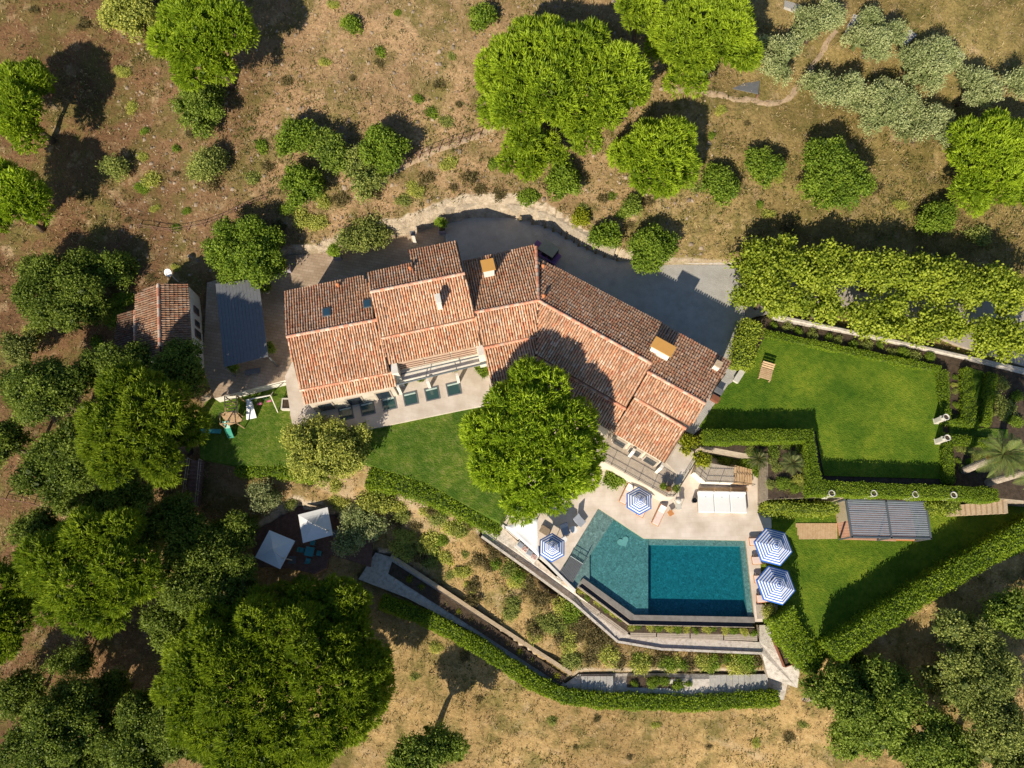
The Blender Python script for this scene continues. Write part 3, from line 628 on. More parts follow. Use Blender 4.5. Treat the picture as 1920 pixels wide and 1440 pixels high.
# ------------------------------------------------------------------ outbuilding west of the yard
ob = thing('outbuilding', (*P(320, 600, 2.5)[:2], 2.4), 'small outbuilding with double pitched tile roof coloured for tree shade and white wall', 'outbuilding')
roof(ob, [(297, 533), (300, 650)], 6.3, (352, 590), 5.5, [(297, 533), (352, 532), (361, 672), (303, 672)], zg=2.3, tone=.42, wallmat=M_white, inset=.15)  # tree shade is put into the tile colour of these roofs
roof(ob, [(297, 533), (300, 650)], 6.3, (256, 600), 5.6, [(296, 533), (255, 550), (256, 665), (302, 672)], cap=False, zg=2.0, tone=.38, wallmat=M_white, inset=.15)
roof(ob, [(254, 582), (254, 640)], 4.9, (222, 610), 4.4, [(254, 580), (222, 590), (216, 655), (254, 652)], zg=1.6, tone=.2, wallmat=M_white, inset=.1)  # lean-to: its shade is put into a still darker tile colour
pa, pb = P(355, 545, 5.2), P(363, 672, 5.2)
dv = unit(pb - pa); wn_ = np.array([-dv[1], dv[0], 0]); wn_ = wn_ if wn_[0] > 0 else -wn_
for k, (s, w, h) in enumerate(((.22, .7, 1.1), (.42, .6, .9), (.58, .8, 1.2), (.8, .5, .6))):
    q = pa + (pb - pa) * s; q = q + wn_ * .02; b = MB(); b.box((q[0], q[1], 3.9), (w, .1, h), math.atan2(dv[1], dv[0])); f = b.build('window', M_wood_dk, ob)
    b = MB(); b.box((q[0] + wn_[0] * .05, q[1] + wn_[1] * .05, 3.9), (w * .8, .04, h * .85), math.atan2(dv[1], dv[0])); b.build('pane', M_glass, f)
# slatted shade roof in the yard
sh = thing('shade_roof', (*P(455, 610, ZH)[:2], ZH), 'grey slatted shade roof on posts between outbuilding and villa', 'shade roof')
q = [(404, 532), (488, 522), (503, 668), (420, 688)]; zc = ZH + 2.4
b = MB(); boards(b, [P(*p, zc) for p in q], px_ang(q[0], q[3], zc), .30, .012, .06); o = b.build('roof_slats', M_slate, sh); o['kind'] = 'stuff'
for p in q:
    w = P(*p, zc); b = MB(); b.box((w[0] * .995, w[1] * .995, ZH + 1.15), (.12, .12, 2.3)); b.build('post', M_metal, sh)

# ------------------------------------------------------------------ foliage
def leaf_arrays(pts, nrm, L, W, flat, rg):
    """one diamond leaf per point; flat=0 points along nrm, flat=1 lies across it"""
    N = len(pts); rnd = unit(rg.normal(size=(N, 3))); tang = unit(np.cross(nrm, rnd))
    d = unit(nrm * (1 - flat) + tang * flat + rnd * .35); s = unit(np.cross(d, nrm + rnd * .5))
    l = L * rg.uniform(.65, 1.3, (N, 1)); w = W * rg.uniform(.7, 1.25, (N, 1))
    V = np.stack([pts, pts + d * l * .5 + s * w, pts + d * l, pts + d * l * .5 - s * w], 1)
    return V.reshape(-1, 3), np.arange(N * 4).reshape(-1, 4)
STYLE = {  # spacing of tufts, leaves per tuft, tuft radius, leaf length, half width, flatness, colours (two ends), lobe size, lobes per area
    'pine':  dict(sp=.32, k=11, tr=.07, L=.44, W=.046, flat=.16, c=((0.178, 0.286, 0.014), (0.469, 0.603, 0.038)), ls=1.30, rz=.52, zmin=-.3, kf=1.75, oa=.06),
    'hedge': dict(sp=.3, k=8, tr=.2, L=.2, W=.06, flat=.6, c=((0.124, 0.210, 0.009), (0.291, 0.391, 0.021)), ls=1, rz=.5, zmin=0, kf=2, oa=0),
    'oak':   dict(sp=.27, k=9, tr=.18, L=.20, W=.066, flat=.55, c=((0.106, 0.168, 0.019), (0.328, 0.422, 0.059)), ls=1.15, rz=.66, zmin=-.35, kf=1.45, oa=.13),
    'green': dict(sp=.26, k=9, tr=.16, L=.20, W=.068, flat=.55, c=((0.105, 0.186, 0.014), (0.293, 0.399, 0.040)), ls=.95, rz=.65, zmin=-.35, kf=1.6, oa=.11),
    'olive': dict(sp=.27, k=10, tr=.18, L=.20, W=.045, flat=.50, c=((0.265, 0.322, 0.114), (0.562, 0.600, 0.279)), ls=.85, rz=.6, zmin=-.4, kf=1.25, oa=.14),
    'plane': dict(sp=.32, k=8, tr=.24, L=.27, W=.100, flat=.65, c=((0.175, 0.246, 0.017), (0.452, 0.520, 0.053)), ls=.85, rz=.6, zmin=-.5, kf=1.45, oa=.14),
    'mimosa':dict(sp=.28, k=9, tr=.18, L=.20, W=.060, flat=.50, c=((0.257, 0.304, 0.052), (0.650, 0.650, 0.140)), ls=.9, rz=.7, zmin=-.4, kf=1.6, oa=.12),
    'grey':  dict(sp=.28, k=9, tr=.18, L=.20, W=.052, flat=.50, c=((0.162, 0.211, 0.042), (0.437, 0.480, 0.118)), ls=1.05, rz=.62, zmin=-.35, kf=1.4, oa=.14),
    'yellow':dict(sp=.25, k=8, tr=.12, L=.20, W=.070, flat=.55, c=((.200, .240, .012), (.430, .450, .030)), ls=.6, rz=.6, zmin=-.3, kf=2, oa=.1),
    'brown': dict(sp=.30, k=8, tr=.14, L=.26, W=.035, flat=.35, c=((.130, .110, .040), (.310, .250, .105)), ls=.6, rz=.6, zmin=-.3, kf=1.8, oa=.15),
}
def crown_lobes(rx, ry, rz, style, rg):
    s = STYLE[style]; ls = min(s['ls'] * min(1.0, .45 + min(rx, ry) / 5.0), .08 + .62 * min(rx, ry)); ph = rg.uniform(0, 6.28, 3); oa = s['oa']
    K = max(6, int(s['kf'] * rx * ry / (ls * ls))); lob = []
    for i in range(K):
        r = math.sqrt((i + .5) / K) * .90; a = i * 2.39996 + rg.uniform(-.35, .35)
        w = 1 + oa * math.sin(2 * a + ph[0]) + oa * .8 * math.sin(3 * a + ph[1]) + oa * .6 * math.sin(5 * a + ph[2])
        x, y = r * w * math.cos(a) * rx, r * w * math.sin(a) * ry
        if style == 'pine': z = rz * (math.sqrt(max(0, 1 - r * r)) * .8 + rg.uniform(-.16, .16))
        else: z = rz * (math.sqrt(max(0, 1 - r * r)) * rg.uniform(.35, .95))
        q = ls * rg.uniform(.65, 1.3); lob.append((x, y, z, q, q, q * (.75 if style == 'pine' else .85)))
    if True:                                    # skirts
        for i in range(K // 3):
            a = rg.uniform(0, 6.28); q = ls * rg.uniform(.7, 1.1); lob.append((math.cos(a) * rx * .85, math.sin(a) * ry * .85, -rz * rg.uniform(.0, .5), q, q, q * .9))
    return np.array(lob)
def crown_mesh(name, c, rx, ry, rz, style, rg, parent, dens=1.0, drop=0.0, local=False, bright=1.0):
    s = dict(STYLE[style]); lob = crown_lobes(rx, ry, rz, style, rg); sp = s['sp'] / math.sqrt(dens); tiny = min(1.0, .35 + min(rx, ry) * .8)
    for q_ in ('L', 'W', 'tr'): s[q_] *= tiny
    sp *= tiny
    if drop: lob = lob[rg.uniform(size=len(lob)) > drop]
    P_, N_, T_ = [], [], []
    for i, (x, y, z, a, b_, c_) in enumerate(lob):
        n = int(12.0 * a * a / (sp * sp)); d = unit(rg.normal(size=(n, 3))); d = d[d[:, 2] > s['zmin']]
        if not len(d): continue
        p = np.array([x, y, z]) + d * [a, b_, c_] * rg.uniform(.82, 1.08, (len(d), 1)); keep = np.ones(len(p), bool)
        e = (((p[:, None, :] - lob[None, :, :3]) / (lob[None, :, 3:] * .86)) ** 2).sum(-1) < 1; e[:, i] = False
        keep &= ~e.any(1); P_.append(p[keep]); N_.append(d[keep]); T_.append(np.full(keep.sum(), rg.uniform(0, 1)))
    p = np.concatenate(P_); n = np.concatenate(N_); t = np.concatenate(T_)
    out = unit(p / np.array([rx, ry, max(rz, .3)]) ); n = unit(n + .4 * out + [0, 0, .25])
    k = s['k']; p0, out0 = p, out; pp = np.repeat(p, k, 0) + rg.normal(size=(len(p) * k, 3)) * s['tr']; nn = unit(np.repeat(n, k, 0) + rg.normal(size=(len(p) * k, 3)) * .45)
    V, Q = leaf_arrays(pp, nn, s['L'], s['W'], s['flat'], rg)
    tt = np.clip(np.repeat(t * .55 + rg.uniform(0, .6, len(p)), k) + rg.normal(0, .16, len(pp)), 0, 1)[:, None]
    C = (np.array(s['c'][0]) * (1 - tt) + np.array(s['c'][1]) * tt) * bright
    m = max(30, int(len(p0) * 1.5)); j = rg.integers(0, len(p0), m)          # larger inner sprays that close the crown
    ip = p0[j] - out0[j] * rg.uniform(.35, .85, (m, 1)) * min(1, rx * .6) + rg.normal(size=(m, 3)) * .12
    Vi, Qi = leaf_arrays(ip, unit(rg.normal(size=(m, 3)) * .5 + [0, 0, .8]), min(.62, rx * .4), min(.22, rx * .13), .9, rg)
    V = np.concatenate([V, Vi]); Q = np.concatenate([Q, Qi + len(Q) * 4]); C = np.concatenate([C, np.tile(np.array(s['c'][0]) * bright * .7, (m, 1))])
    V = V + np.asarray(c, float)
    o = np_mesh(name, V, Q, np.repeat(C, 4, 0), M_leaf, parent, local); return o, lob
def trunk_mesh(base, top, r0, lob, rg, parent, local=False, lean=0.0, mat=None):
    b = MB(); base = np.array(base, float); top = np.array(top, float); n = 5; pts = []; rad = []
    for i in range(n + 1):
        f = i / n; pts.append(base + (top - base) * f + np.array([math.sin(f * 4 + r0 * 9), math.cos(f * 5 + r0 * 7), 0]) * .12 * (top[2] - base[2]) * .25 * math.sin(f * math.pi)); rad.append(r0 * (1.25 if i == 0 else 1) * (1 - .5 * f))
    b.tube(pts, rad, 8)
    for i in rg.choice(len(lob), min(len(lob), 9), replace=False):
        e = top + lob[i, :3] * [.85, .85, .6]; st = np.array(pts[3]) * .5 + np.array(pts[4]) * .5; m = st * .5 + e * .5 + [0, 0, -.1 * np.linalg.norm(e - st)]
        b.tube([st, m, e], [r0 * .45, r0 * .3, r0 * .12], 5)
    return b.build('trunk', mat or M_bark, parent, local=local, smooth=True)
def tree(name, px, py, rpx, rpy, H, style, label, cat='tree', group=None, seed=0, dens=1.0, drop=0.0, rzf=None, bright=1.0, off=(0, 0)):
    rg = np.random.default_rng(seed or int(px * 13 + py * 7)); s = STYLE[style]
    g = G(px, py, H * .72); mp = mpp(P(px, py, g[2] + H * .7)); rx, ry = rpx * mp, rpy * mp * 1.03
    rz = (rzf if rzf else s['rz']) * min(rx, ry); rz = min(rz, H * .48)
    t = thing(name, (g[0] + off[0], g[1] + off[1], float(ground(g[0] + off[0], g[1] + off[1])) - .06), label, cat, group)
    cz = g[2] + H - rz * (1.0 if style == 'pine' else 1.15) - .5
    ls = s['ls']; kx = max(.4, 1 - .55 * ls / max(rx, .1)) ; ky = max(.4, 1 - .55 * ls / max(ry, .1))
    _, lob = crown_mesh('crown', (g[0], g[1], cz), rx * kx, ry * ky, rz, style, rg, t, dens, drop, bright=bright)
    trunk_mesh(t.location, (g[0], g[1], cz + rz * .1), max(.1, .030 * H + .02 * rx), lob, rg, t)
    return t

PINES = [
    (385, 70, 100, 88, 8.5, 'umbrella pine with full bright crown above the leafy scrub tree'), (30, 195, 76, 96, 7.5, 'umbrella pine casting a broad shadow across bare red earth'),
    (15, 378, 68, 80, 7, 'umbrella pine with bare trunk foot beside a stony heap'), (1045, 150, 168, 138, 9.5, 'largest umbrella pine on the dry slope behind the villa'),
    (1005, 285, 76, 50, 5, 'low spreading pine skirting the largest hillside pine'), (1230, 292, 84, 86, 6.5, 'round umbrella pine standing beside the largest hillside pine'),
    (1325, 65, 112, 104, 8, 'umbrella pine half covering a grey platform'), (1200, 20, 42, 44, 6.5, 'small umbrella pine touching the pine over the grey platform'), (1880, 300, 108, 100, 7, 'bright umbrella pine with leaning pale trunk near the drive'),
    (1002, 832, 136, 142, 9.5, 'dense round umbrella pine shading the pool and villa roof'), (268, 805, 116, 112, 11.5, 'umbrella pine beside the play lawn'),
    (180, 1068, 120, 118, 12, 'umbrella pine in the wood below the play lawn'), (508, 1275, 230, 194, 11.5, 'enormous umbrella pine below the timber deck'),
    (25, 1128, 74, 102, 11, 'umbrella pine above the low walls in the wood')]
for i, (px, py, rx, ry, H, lab) in enumerate(PINES):
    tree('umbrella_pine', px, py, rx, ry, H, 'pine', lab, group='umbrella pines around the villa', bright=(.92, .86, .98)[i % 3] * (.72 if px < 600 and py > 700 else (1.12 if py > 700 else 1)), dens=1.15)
OAKS = [
    (92, 537, 92, 84, 6, 'oak', 'bushy dark oak beside the black satellite dish'), (85, 735, 80, 76, 9, 'oak', 'dark oak next to the pine by the play lawn'), (125, 872, 94, 92, 9, 'oak', 'tall dark oak between two umbrella pines'),
    (285, 690, 132, 55, 6, 'oak', 'wide dark oak overhanging the end of the outbuilding'), (380, 1068, 104, 98, 8, 'oak', 'dark oak beside the shaded timber deck'), (105, 1378, 106, 88, 10, 'oak', 'dark oak below the low walls in the wood'),
    (300, 1368, 108, 92, 9, 'oak', 'dark oak tucked against the enormous pine'), (205, 1295, 48, 38, 5, 'oak', 'small dark oak on the bare earth of the wood'), (795, 1415, 92, 52, 8.5, 'oak', 'dark oak throwing a branching shadow over straw grass'),
    (75, 985, 60, 42, 5, 'oak', 'low dark oak added for shade above the pine with the low walls'), (318, 1165, 52, 56, 7, 'oak', 'dark oak added for shade against the enormous pine'), (130, 1240, 50, 34, 4, 'oak', 'low dark oak added for shade on the bare earth between two pines'), (35, 1300, 48, 42, 5, 'oak', 'bushy dark oak added for shade below the pine with the low walls'), (430, 1000, 46, 40, 5, 'oak', 'dark oak over the far steps of the timber deck'), (1760, 1400, 80, 70, 8, 'oak', 'green oak between the airy and the broad one'), (1885, 1395, 90, 80, 9, 'grey', 'grey-green oak deep in the shade beyond the airy one'), (5, 830, 48, 58, 7, 'oak', 'dark oak at the edge of the open red earth'), (255, 1000, 46, 42, 6, 'oak', 'small dark oak by the short rail fence'), (215, 935, 70, 52, 7, 'oak', 'dark oak between the play lawn pine and the wood'), (330, 970, 56, 50, 6, 'oak', 'dark oak beside the timber stair in the trees'), (200, 1420, 80, 60, 8, 'oak', 'dark oak between two others below the bare earth'), (190, 690, 60, 50, 7, 'oak', 'dark oak against the lean-to of the outbuilding'), (30, 640, 44, 40, 4, 'grey', 'grey bushy tree below the oak with the dish'),  # oaks labelled for shade are added to darken gaps in the wood
    (450, 457, 80, 74, 5, 'green', 'fresh green leafy tree above the shade roof'), (372, 186, 66, 52, 4, 'oak', 'leafy scrub tree below the pine on the hillside'),
    (1572, 318, 64, 76, 6, 'green', 'leafy tree standing alone between olives and drive'), (1648, 1332, 106, 106, 7, 'oak', 'broad green oak below the long tall hedge'), (1832, 1252, 94, 104, 7, 'grey', 'grey-green oak with airy crown behind the long tall hedge'),
    (1902, 1150, 48, 46, 5, 'oak', 'smaller green oak behind the long tall hedge'), (608, 838, 80, 74, 5.5, 'mimosa', 'yellow-green mimosa tree at the terrace corner'),
    (565, 342, 46, 42, 4, 'green', 'round bushy tree above the yellow grass bank'), (553, 252, 45, 42, 3.5, 'green', 'bushy tree with dark shadow on the bare slope'), (612, 268, 42, 45, 3.5, 'oak', 'olive-brown bushy tree between two rounder ones'),
    (718, 270, 56, 48, 4.5, 'green', 'dense round dark bushy tree beside the rail fence'), (682, 315, 42, 50, 4, 'grey', 'pale feathery bushy tree beside the rail fence'), (235, 12, 60, 45, 4, 'mimosa', 'pale feathery tree next to the hillside pine'),
    (672, 988, 48, 50, 4, 'olive', 'olive tree beside the square white umbrella'), (487, 926, 33, 36, 3, 'olive', 'small round silver olive above the timber deck')]
for px, py, rx, ry, H, st, lab in OAKS:
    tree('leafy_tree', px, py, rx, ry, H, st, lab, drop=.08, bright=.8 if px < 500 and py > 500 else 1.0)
for px, py, r, lab in ((1465, 92, 58, 'nearest the grey platform'), (1537, 30, 58, 'beside the blue-grey terrace wall'), (1562, 148, 62, 'beside the worn footpath'), (1648, 60, 62, 'between terrace rails'), (1662, 185, 66, 'amid the olive grove'),
                       (1748, 112, 66, 'with three neighbours in the grove'), (1745, 225, 62, 'next to the bright pine'), (1832, 155, 52, 'beside the tall dry grass'), (1905, 145, 40, 'at the end of the olive row')):
    tree('olive_tree', px, py, r * .92, r * .84, 4.4, 'olive', 'silvery olive tree ' + lab, 'olive tree', 'olive trees in the grove above the drive', drop=.18)
k = 0
for px, py, rx, ry, lab in ((1450, 486, 74, 52, 'next to the courtyard, hillside row'), (1440, 548, 62, 44, 'next to the courtyard, garden row'), (1548, 498, 70, 46, 'second in the hillside row'), (1545, 572, 68, 40, 'second in the garden row'), (1655, 508, 70, 44, 'third in the hillside row'),
                       (1655, 592, 70, 40, 'third in the garden row'), (1760, 520, 70, 48, 'fourth in the hillside row'), (1765, 612, 70, 40, 'fourth in the garden row'), (1868, 542, 72, 50, 'fifth in the hillside row'), (1878, 632, 72, 40, 'fifth in the garden row')):
    tree('plane_tree', px, py, rx, ry, 5.5 if k % 2 == 0 else 4.8, 'plane', 'yellow-green plane tree over the drive, ' + lab, 'plane tree', 'plane trees lining the drive', drop=.16, dens=.95); k += 1

# shrubs: a few builds, then copies
def shrub_proto(style, seed, r=1.0, h=.9):
    rg = np.random.default_rng(seed); t = thing('shrub', (0, 0, 0), 'x', 'shrub'); _, lob = crown_mesh('foliage', (0, 0, .1), r * .8, r * .62, h * .35, style, rg, t, dens=1.5, drop=.42, local=True)
    b = MB()
    for i in range(5): b.tube([(0, 0, -.1), tuple(lob[i % len(lob), :3] * .8 + [0, 0, .2])], [.05, .02], 5)
    b.build('stems', M_bark, t, local=True); return t
SH = {st: [shrub_proto(st, 100 + i * 7 + j, 1.0) for j in range(2)] for i, st in enumerate(('green', 'oak', 'grey', 'brown', 'yellow', 'mimosa'))}
used = set()
def shrub(px, py, rpx, st, label, group=None, zs=1.0, name='shrub', loc=None):
    g = G(px, py, rpx * .02) if loc is None else np.array(loc); s = rpx * mpp(g)
    pr = SH[st][int(px + py) % 2]; sc_ = (s, s * (.85 + .3 * ((px * 7 + py) % 10) / 10), s * zs); ang = (px * 1.7 + py) % 6.28
    if pr.name not in used:
        used.add(pr.name); o = pr; o.location = tuple(map(float, g)); o.rotation_euler = (0, 0, ang); o.scale = sc_
    else: o = copy_tree(pr, g, ang, scale=sc_)
    o['label'] = label
    if group: o['group'] = group
    elif 'group' in o: del o['group']
    return o
for px, py, r, st, lab in ((675, 420, 46, 'grey', 'flowering oleander bush at the edge of the rock bank'), (1135, 438, 32, 'green', 'smaller round green bush on the bank above the courtyard'), (1222, 455, 48, 'green', 'large round green bush leaning over the courtyard edge'),
        (1092, 402, 20, 'yellow', 'bright yellow bush on the bank above the courtyard'), (1430, 300, 42, 'green', 'green bush on the slope beside the lone leafy tree'), (380, 300, 38, 'grey', 'grey spiky bush alone on the gravelly slope'), (905, 18, 27, 'green', 'green bush at the boulder above the largest pine'),
        (655, 35, 22, 'green', 'split green bush on the bare stony slope'), (210, 310, 28, 'grey', 'grey-green bush at the edge of a pine shadow'), (1765, 400, 38, 'green', 'green bush beside the drive under the bright pine'), (1350, 335, 40, 'green', 'bush between the round pine and the slope bush'),
        (1060, 330, 40, 'green', 'yellow-green bush below the largest pine'), (1185, 380, 26, 'oak', 'dark upright bush above the courtyard bank'), (205, 500, 42, 'oak', 'dark bush in shade behind the satellite dishes'),
        (700, 930, 34, 'mimosa', 'straggly bush beside the olive and long hedge')):
    if r: tree('shrub', px, py, r, r * .95, r * .075, st, lab, 'shrub', dens=1.2)
SCRUB_L = {'green': 'small green scrub bush dotted on dry ground', 'brown': 'small dry brownish scrub tuft on bare ground', 'grey': 'small grey-green scrub bush dotted on dry ground', 'mimosa': 'small yellow-green scrub tuft on dry ground', 'oak': 'small dark scrub bush dotted on dry ground'}
SCRUB = [(230, 130, 16), (60, 15, 14), (155, 40, 20), (245, 200, 14), (268, 240, 12), (285, 330, 20), (265, 350, 16), (330, 325, 10), (335, 275, 14), (265, 290, 12), (355, 250, 16), (540, 150, 18), (610, 115, 12), (660, 145, 12), (705, 95, 18), (710, 115, 14), (850, 105, 12), (820, 155, 18), (790, 180, 16),
         (800, 210, 20), (830, 225, 16), (860, 195, 12), (745, 22, 8), (625, 5, 12), (480, 270, 22), (500, 310, 20), (480, 330, 22), (700, 360, 24), (750, 370, 20), (800, 330, 24), (840, 300, 20), (880, 330, 26), (920, 300, 18), (900, 350, 20), (780, 350, 20), (850, 350, 14), (600, 370, 22), (640, 370, 24), (560, 400, 26), (540, 380, 22),
         (590, 410, 24), (520, 420, 18), (990, 365, 22), (1030, 345, 26), (935, 360, 20), (1150, 370, 16), (1170, 400, 16), (1130, 370, 18), (1090, 385, 12), (1180, 420, 14), (1215, 375, 16), (1250, 355, 20), (1310, 350, 22), (1380, 360, 14), (1330, 250, 12), (1420, 380, 12), (1460, 330, 14), (1640, 350, 24), (1690, 380, 14), (1730, 400, 20),
         (1830, 430, 30), (1480, 420, 26), (1440, 400, 14), (1400, 230, 10), (1350, 205, 12), (380, 250, 20), (395, 330, 30), (150, 365, 16), (290, 390, 10), (350, 395, 9), (330, 425, 9), (240, 410, 10), (60, 620, 18), (170, 640, 22), (205, 590, 26), (225, 560, 22), (330, 500, 10), (280, 520, 14),
         (545, 940, 14), (575, 905, 20), (625, 905, 18), (640, 940, 22), (735, 945, 26), (760, 960, 22), (780, 985, 20), (800, 960, 18), (825, 960, 22), (850, 985, 24), (880, 975, 20), (760, 1000, 22), (740, 975, 20), (800, 1055, 20), (815, 1045, 14), (870, 1040, 12), (900, 1050, 24), (925, 1030, 22), (890, 1095, 22), (880, 1100, 14), (845, 1080, 12),
         (960, 1060, 24), (990, 1090, 20), (970, 1130, 20), (1010, 1120, 22), (1020, 1160, 22), (1005, 1185, 20), (1060, 1140, 24), (1090, 1170, 26), (1070, 1200, 24), (1120, 1190, 26), (1140, 1220, 28), (1110, 1230, 26), (1080, 1235, 22), (1160, 1240, 22), (1050, 1180, 18), (1140, 1200, 20),
         (1700, 1400, 20), (1480, 1380, 18), (1510, 1360, 14), (1120, 1345, 12), (1040, 1350, 14), (870, 1230, 16), (820, 1215, 14), (900, 1310, 10), (1230, 1360, 9), (1330, 1400, 10), (1420, 1390, 12), (1080, 1400, 9), (780, 1270, 14), (1180, 1420, 9)]
STS = ['green', 'brown', 'grey', 'brown', 'mimosa', 'brown', 'mimosa', 'green']
for i, (px, py, r) in enumerate(SCRUB):
    st = STS[(i * 5 + px) % 8] if py < 900 else ('brown', 'mimosa', 'brown', 'grey')[(i * 5 + px) % 4]; shrub(px, py, r * .9, st, SCRUB_L[st], st + ' scrub scattered over the slopes', .6)
SL = np.random.default_rng(77)
slope = [(690, 905), (800, 935), (900, 985), (1000, 1085), (1080, 1140), (1160, 1215), (1180, 1255), (1070, 1245), (900, 1135), (740, 1035), (720, 960)]; cnt = 0
while cnt < 32:
    px, py = SL.uniform(690, 1180), SL.uniform(905, 1255)
    if in_poly(np.array([px]), np.array([py]), slope)[0]:
        st = ('green', 'brown', 'mimosa', 'grey', 'brown', 'brown')[cnt % 6]; shrub(px, py, SL.uniform(11, 24), st, {'green': 'green', 'brown': 'dry brown', 'mimosa': 'yellow-green', 'grey': 'silver-grey'}[st] + ' bush on the bank between lawn and planting bed', st + ' bushes on the bank below the lawn', .75); cnt += 1
# planting strip bushes south of the pool
for i in range(16):
    px = 1190 + i * 15; shrub(px, 1236 + (i * 37) % 11, 15 + (i * 5) % 6, ('green', 'mimosa', 'green', 'brown')[i % 4], {'green': 'green', 'mimosa': 'yellow-green', 'brown': 'brownish'}[('green', 'mimosa', 'green', 'brown')[i % 4]] + ' groundcover clump between the two gravel paths', ('green', 'mimosa', 'green', 'brown')[i % 4] + ' clumps between the gravel paths', .7)

# ------------------------------------------------------------------ hedges
def hedge(name, line, w, h, label, style='green', z=None, dens=120, ragged=.06, group=None, bright=1.0, ls=1.0):
    pts = [G(*p, h) if z is None else np.array([*P(p[0], p[1], z + h)[:2], z]) for p in line]
    rg = np.random.default_rng(int(line[0][0] * 3 + line[0][1])); s = STYLE[style]
    c = np.mean(pts, 0); t = thing(name, (c[0], c[1], min(p[2] for p in pts) - .05), label, 'hedge', group)
    # left and right offset lines with mitred corners
    pl = np.array(pts); n = len(pl); nr = []
    for i in range(n):
        d0 = unit((pl[min(i + 1, n - 1)] - pl[max(i - 1, 0)])[:2]); nr.append(np.array([-d0[1], d0[0]]))
    nr = np.array(nr)
    if n > 2:
        for i in range(1, n - 1):
            d1 = unit((pl[i] - pl[i - 1])[:2]); nr[i] = nr[i] / max(.5, abs(nr[i] @ np.array([-d1[1], d1[0]])))
    core = MB()
    for i in range(n - 1):
        q = []
        for sgn, j in ((1, i), (1, i + 1), (-1, i + 1), (-1, i)): q.append((*(pl[j, :2] + nr[j] * sgn * w * .42), pl[j, 2] + h - .12))
        core.prism(q, depth=h + .1)
    core.build('branches', M_core, t)
    PP, NN = [], []
    for i in range(n - 1):
        L = np.linalg.norm(pl[i + 1] - pl[i]); 
        for face, area in (('t', L * w), ('l', L * h), ('r', L * h), ('e0', w * h if i == 0 else 0), ('e1', w * h if i == n - 2 else 0)):
            m = int(area * dens * (1.4 if face == 't' else 1)); 
            if not m: continue
            f = rg.uniform(0, 1, m); g_ = rg.uniform(0, 1, m)
            if face == 'e0': f[:] = 0
            if face == 'e1': f[:] = 1
            b0 = pl[i] + (pl[i + 1] - pl[i]) * f[:, None]; no = nr[i] + (nr[i + 1] - nr[i]) * f[:, None]
            bump = rg.normal(0, ragged, m) + .09 * np.sin(f * L * 2.3 + i) * np.sin(f * L * .9 + 2)
            if face == 't': p = b0 + np.c_[no * ((g_ - .5) * w)[:, None], h + bump - .10 * (np.abs(g_ - .5) * 2) ** 3]; nn = np.tile([0, 0, 1.], (m, 1))
            elif face in 'lr': sg = 1 if face == 'l' else -1; p = b0 + np.c_[no * (sg * (w / 2 + bump))[:, None], g_ * h]; nn = np.c_[no * sg, np.full(m, .3)]
            else: sg = -1 if face == 'e0' else 1; d = unit(pl[i + 1] - pl[i]); p = b0 + np.c_[no * ((g_ - .5) * w)[:, None], rg.uniform(0, h, m)] + d * sg * .03; nn = np.tile(d * sg, (m, 1))
            PP.append(p); NN.append(unit(nn))
    p = np.concatenate(PP); nn = np.concatenate(NN); nn = unit(nn + rg.normal(size=nn.shape) * .45)
    V, Q = leaf_arrays(p, nn, .17 * ls, .06 * ls, .6, rg); tt = np.clip(rg.uniform(0, 1, len(p)) * .8 + .15 * np.sin(p[:, 0] * .9) + .1, 0, 1)[:, None]
    C = (np.array(s['c'][0]) * (1 - tt) + np.array(s['c'][1]) * tt) * bright
    np_mesh('foliage', V, Q, np.repeat(C, 4, 0), M_leaf, t); return t
HS = 'hedge'
hedge('hedge', [(690, 893), (760, 908), (830, 933), (890, 962), (940, 988)], 1.7, 1.6, 'long loose hedge between the lawn and the dry bank', HS, ragged=.16)
hedge('hedge', [(442, 878), (520, 880), (585, 892)], 1.1, 1.1, 'short loose hedge below the play lawn', HS, ragged=.12)
hedge('low_hedge', [(714, 1128), (800, 1160), (900, 1213), (1000, 1280), (1060, 1306), (1130, 1314), (1300, 1319), (1460, 1309)], 1.2, 1.2, 'long low winding hedge along the shaded gravel path', HS)
hedge('box_hedge', [(1436, 624), (1600, 658), (1764, 691)], .6, .6, 'low clipped hedge between the rose bed and the big lawn', 'hedge', z=2.75, bright=1.0, dens=230, ragged=.03, ls=.68)
hedge('box_hedge', [(1322, 817), (1520, 816), (1531, 914), (1650, 918), (1780, 922), (1872, 928)], 1.05, 1.6, 'clipped zigzag hedge edging the big lawn', 'hedge', z=2.75, bright=.95, dens=230, ragged=.03, ls=.68)
hedge('box_hedge', [(1770, 694), (1776, 790), (1820, 793), (1815, 690)], .75, .7, 'clipped U-shaped hedge around a narrow flower bed', 'hedge', z=2.75, bright=.95, dens=230, ragged=.03, ls=.68)
hedge('box_hedge', [(1862, 700), (1850, 795)], .8, .7, 'short straight clipped hedge beside the silver shrubs', 'hedge', z=2.75, bright=.95, dens=230, ragged=.03, ls=.68)
hedge('box_hedge', [(1782, 905), (1778, 822), (1862, 830)], .8, .7, 'clipped L-shaped hedge around the white flower bed', 'hedge', z=2.75, bright=.95, dens=230, ragged=.03, ls=.68)
hedge('tall_hedge', [(1470, 1152), (1490, 1190), (1518, 1232), (1540, 1248)], 2.0, 2.5, 'tall clipped hedge next to the stone steps and pool', HS, ragged=.1)
hedge('tall_hedge', [(1566, 1222), (1700, 1132), (1800, 1070), (1900, 1012), (1965, 975)], 1.65, 2.4, 'long tall clipped hedge bounding the lower lawn', HS, ragged=.1)
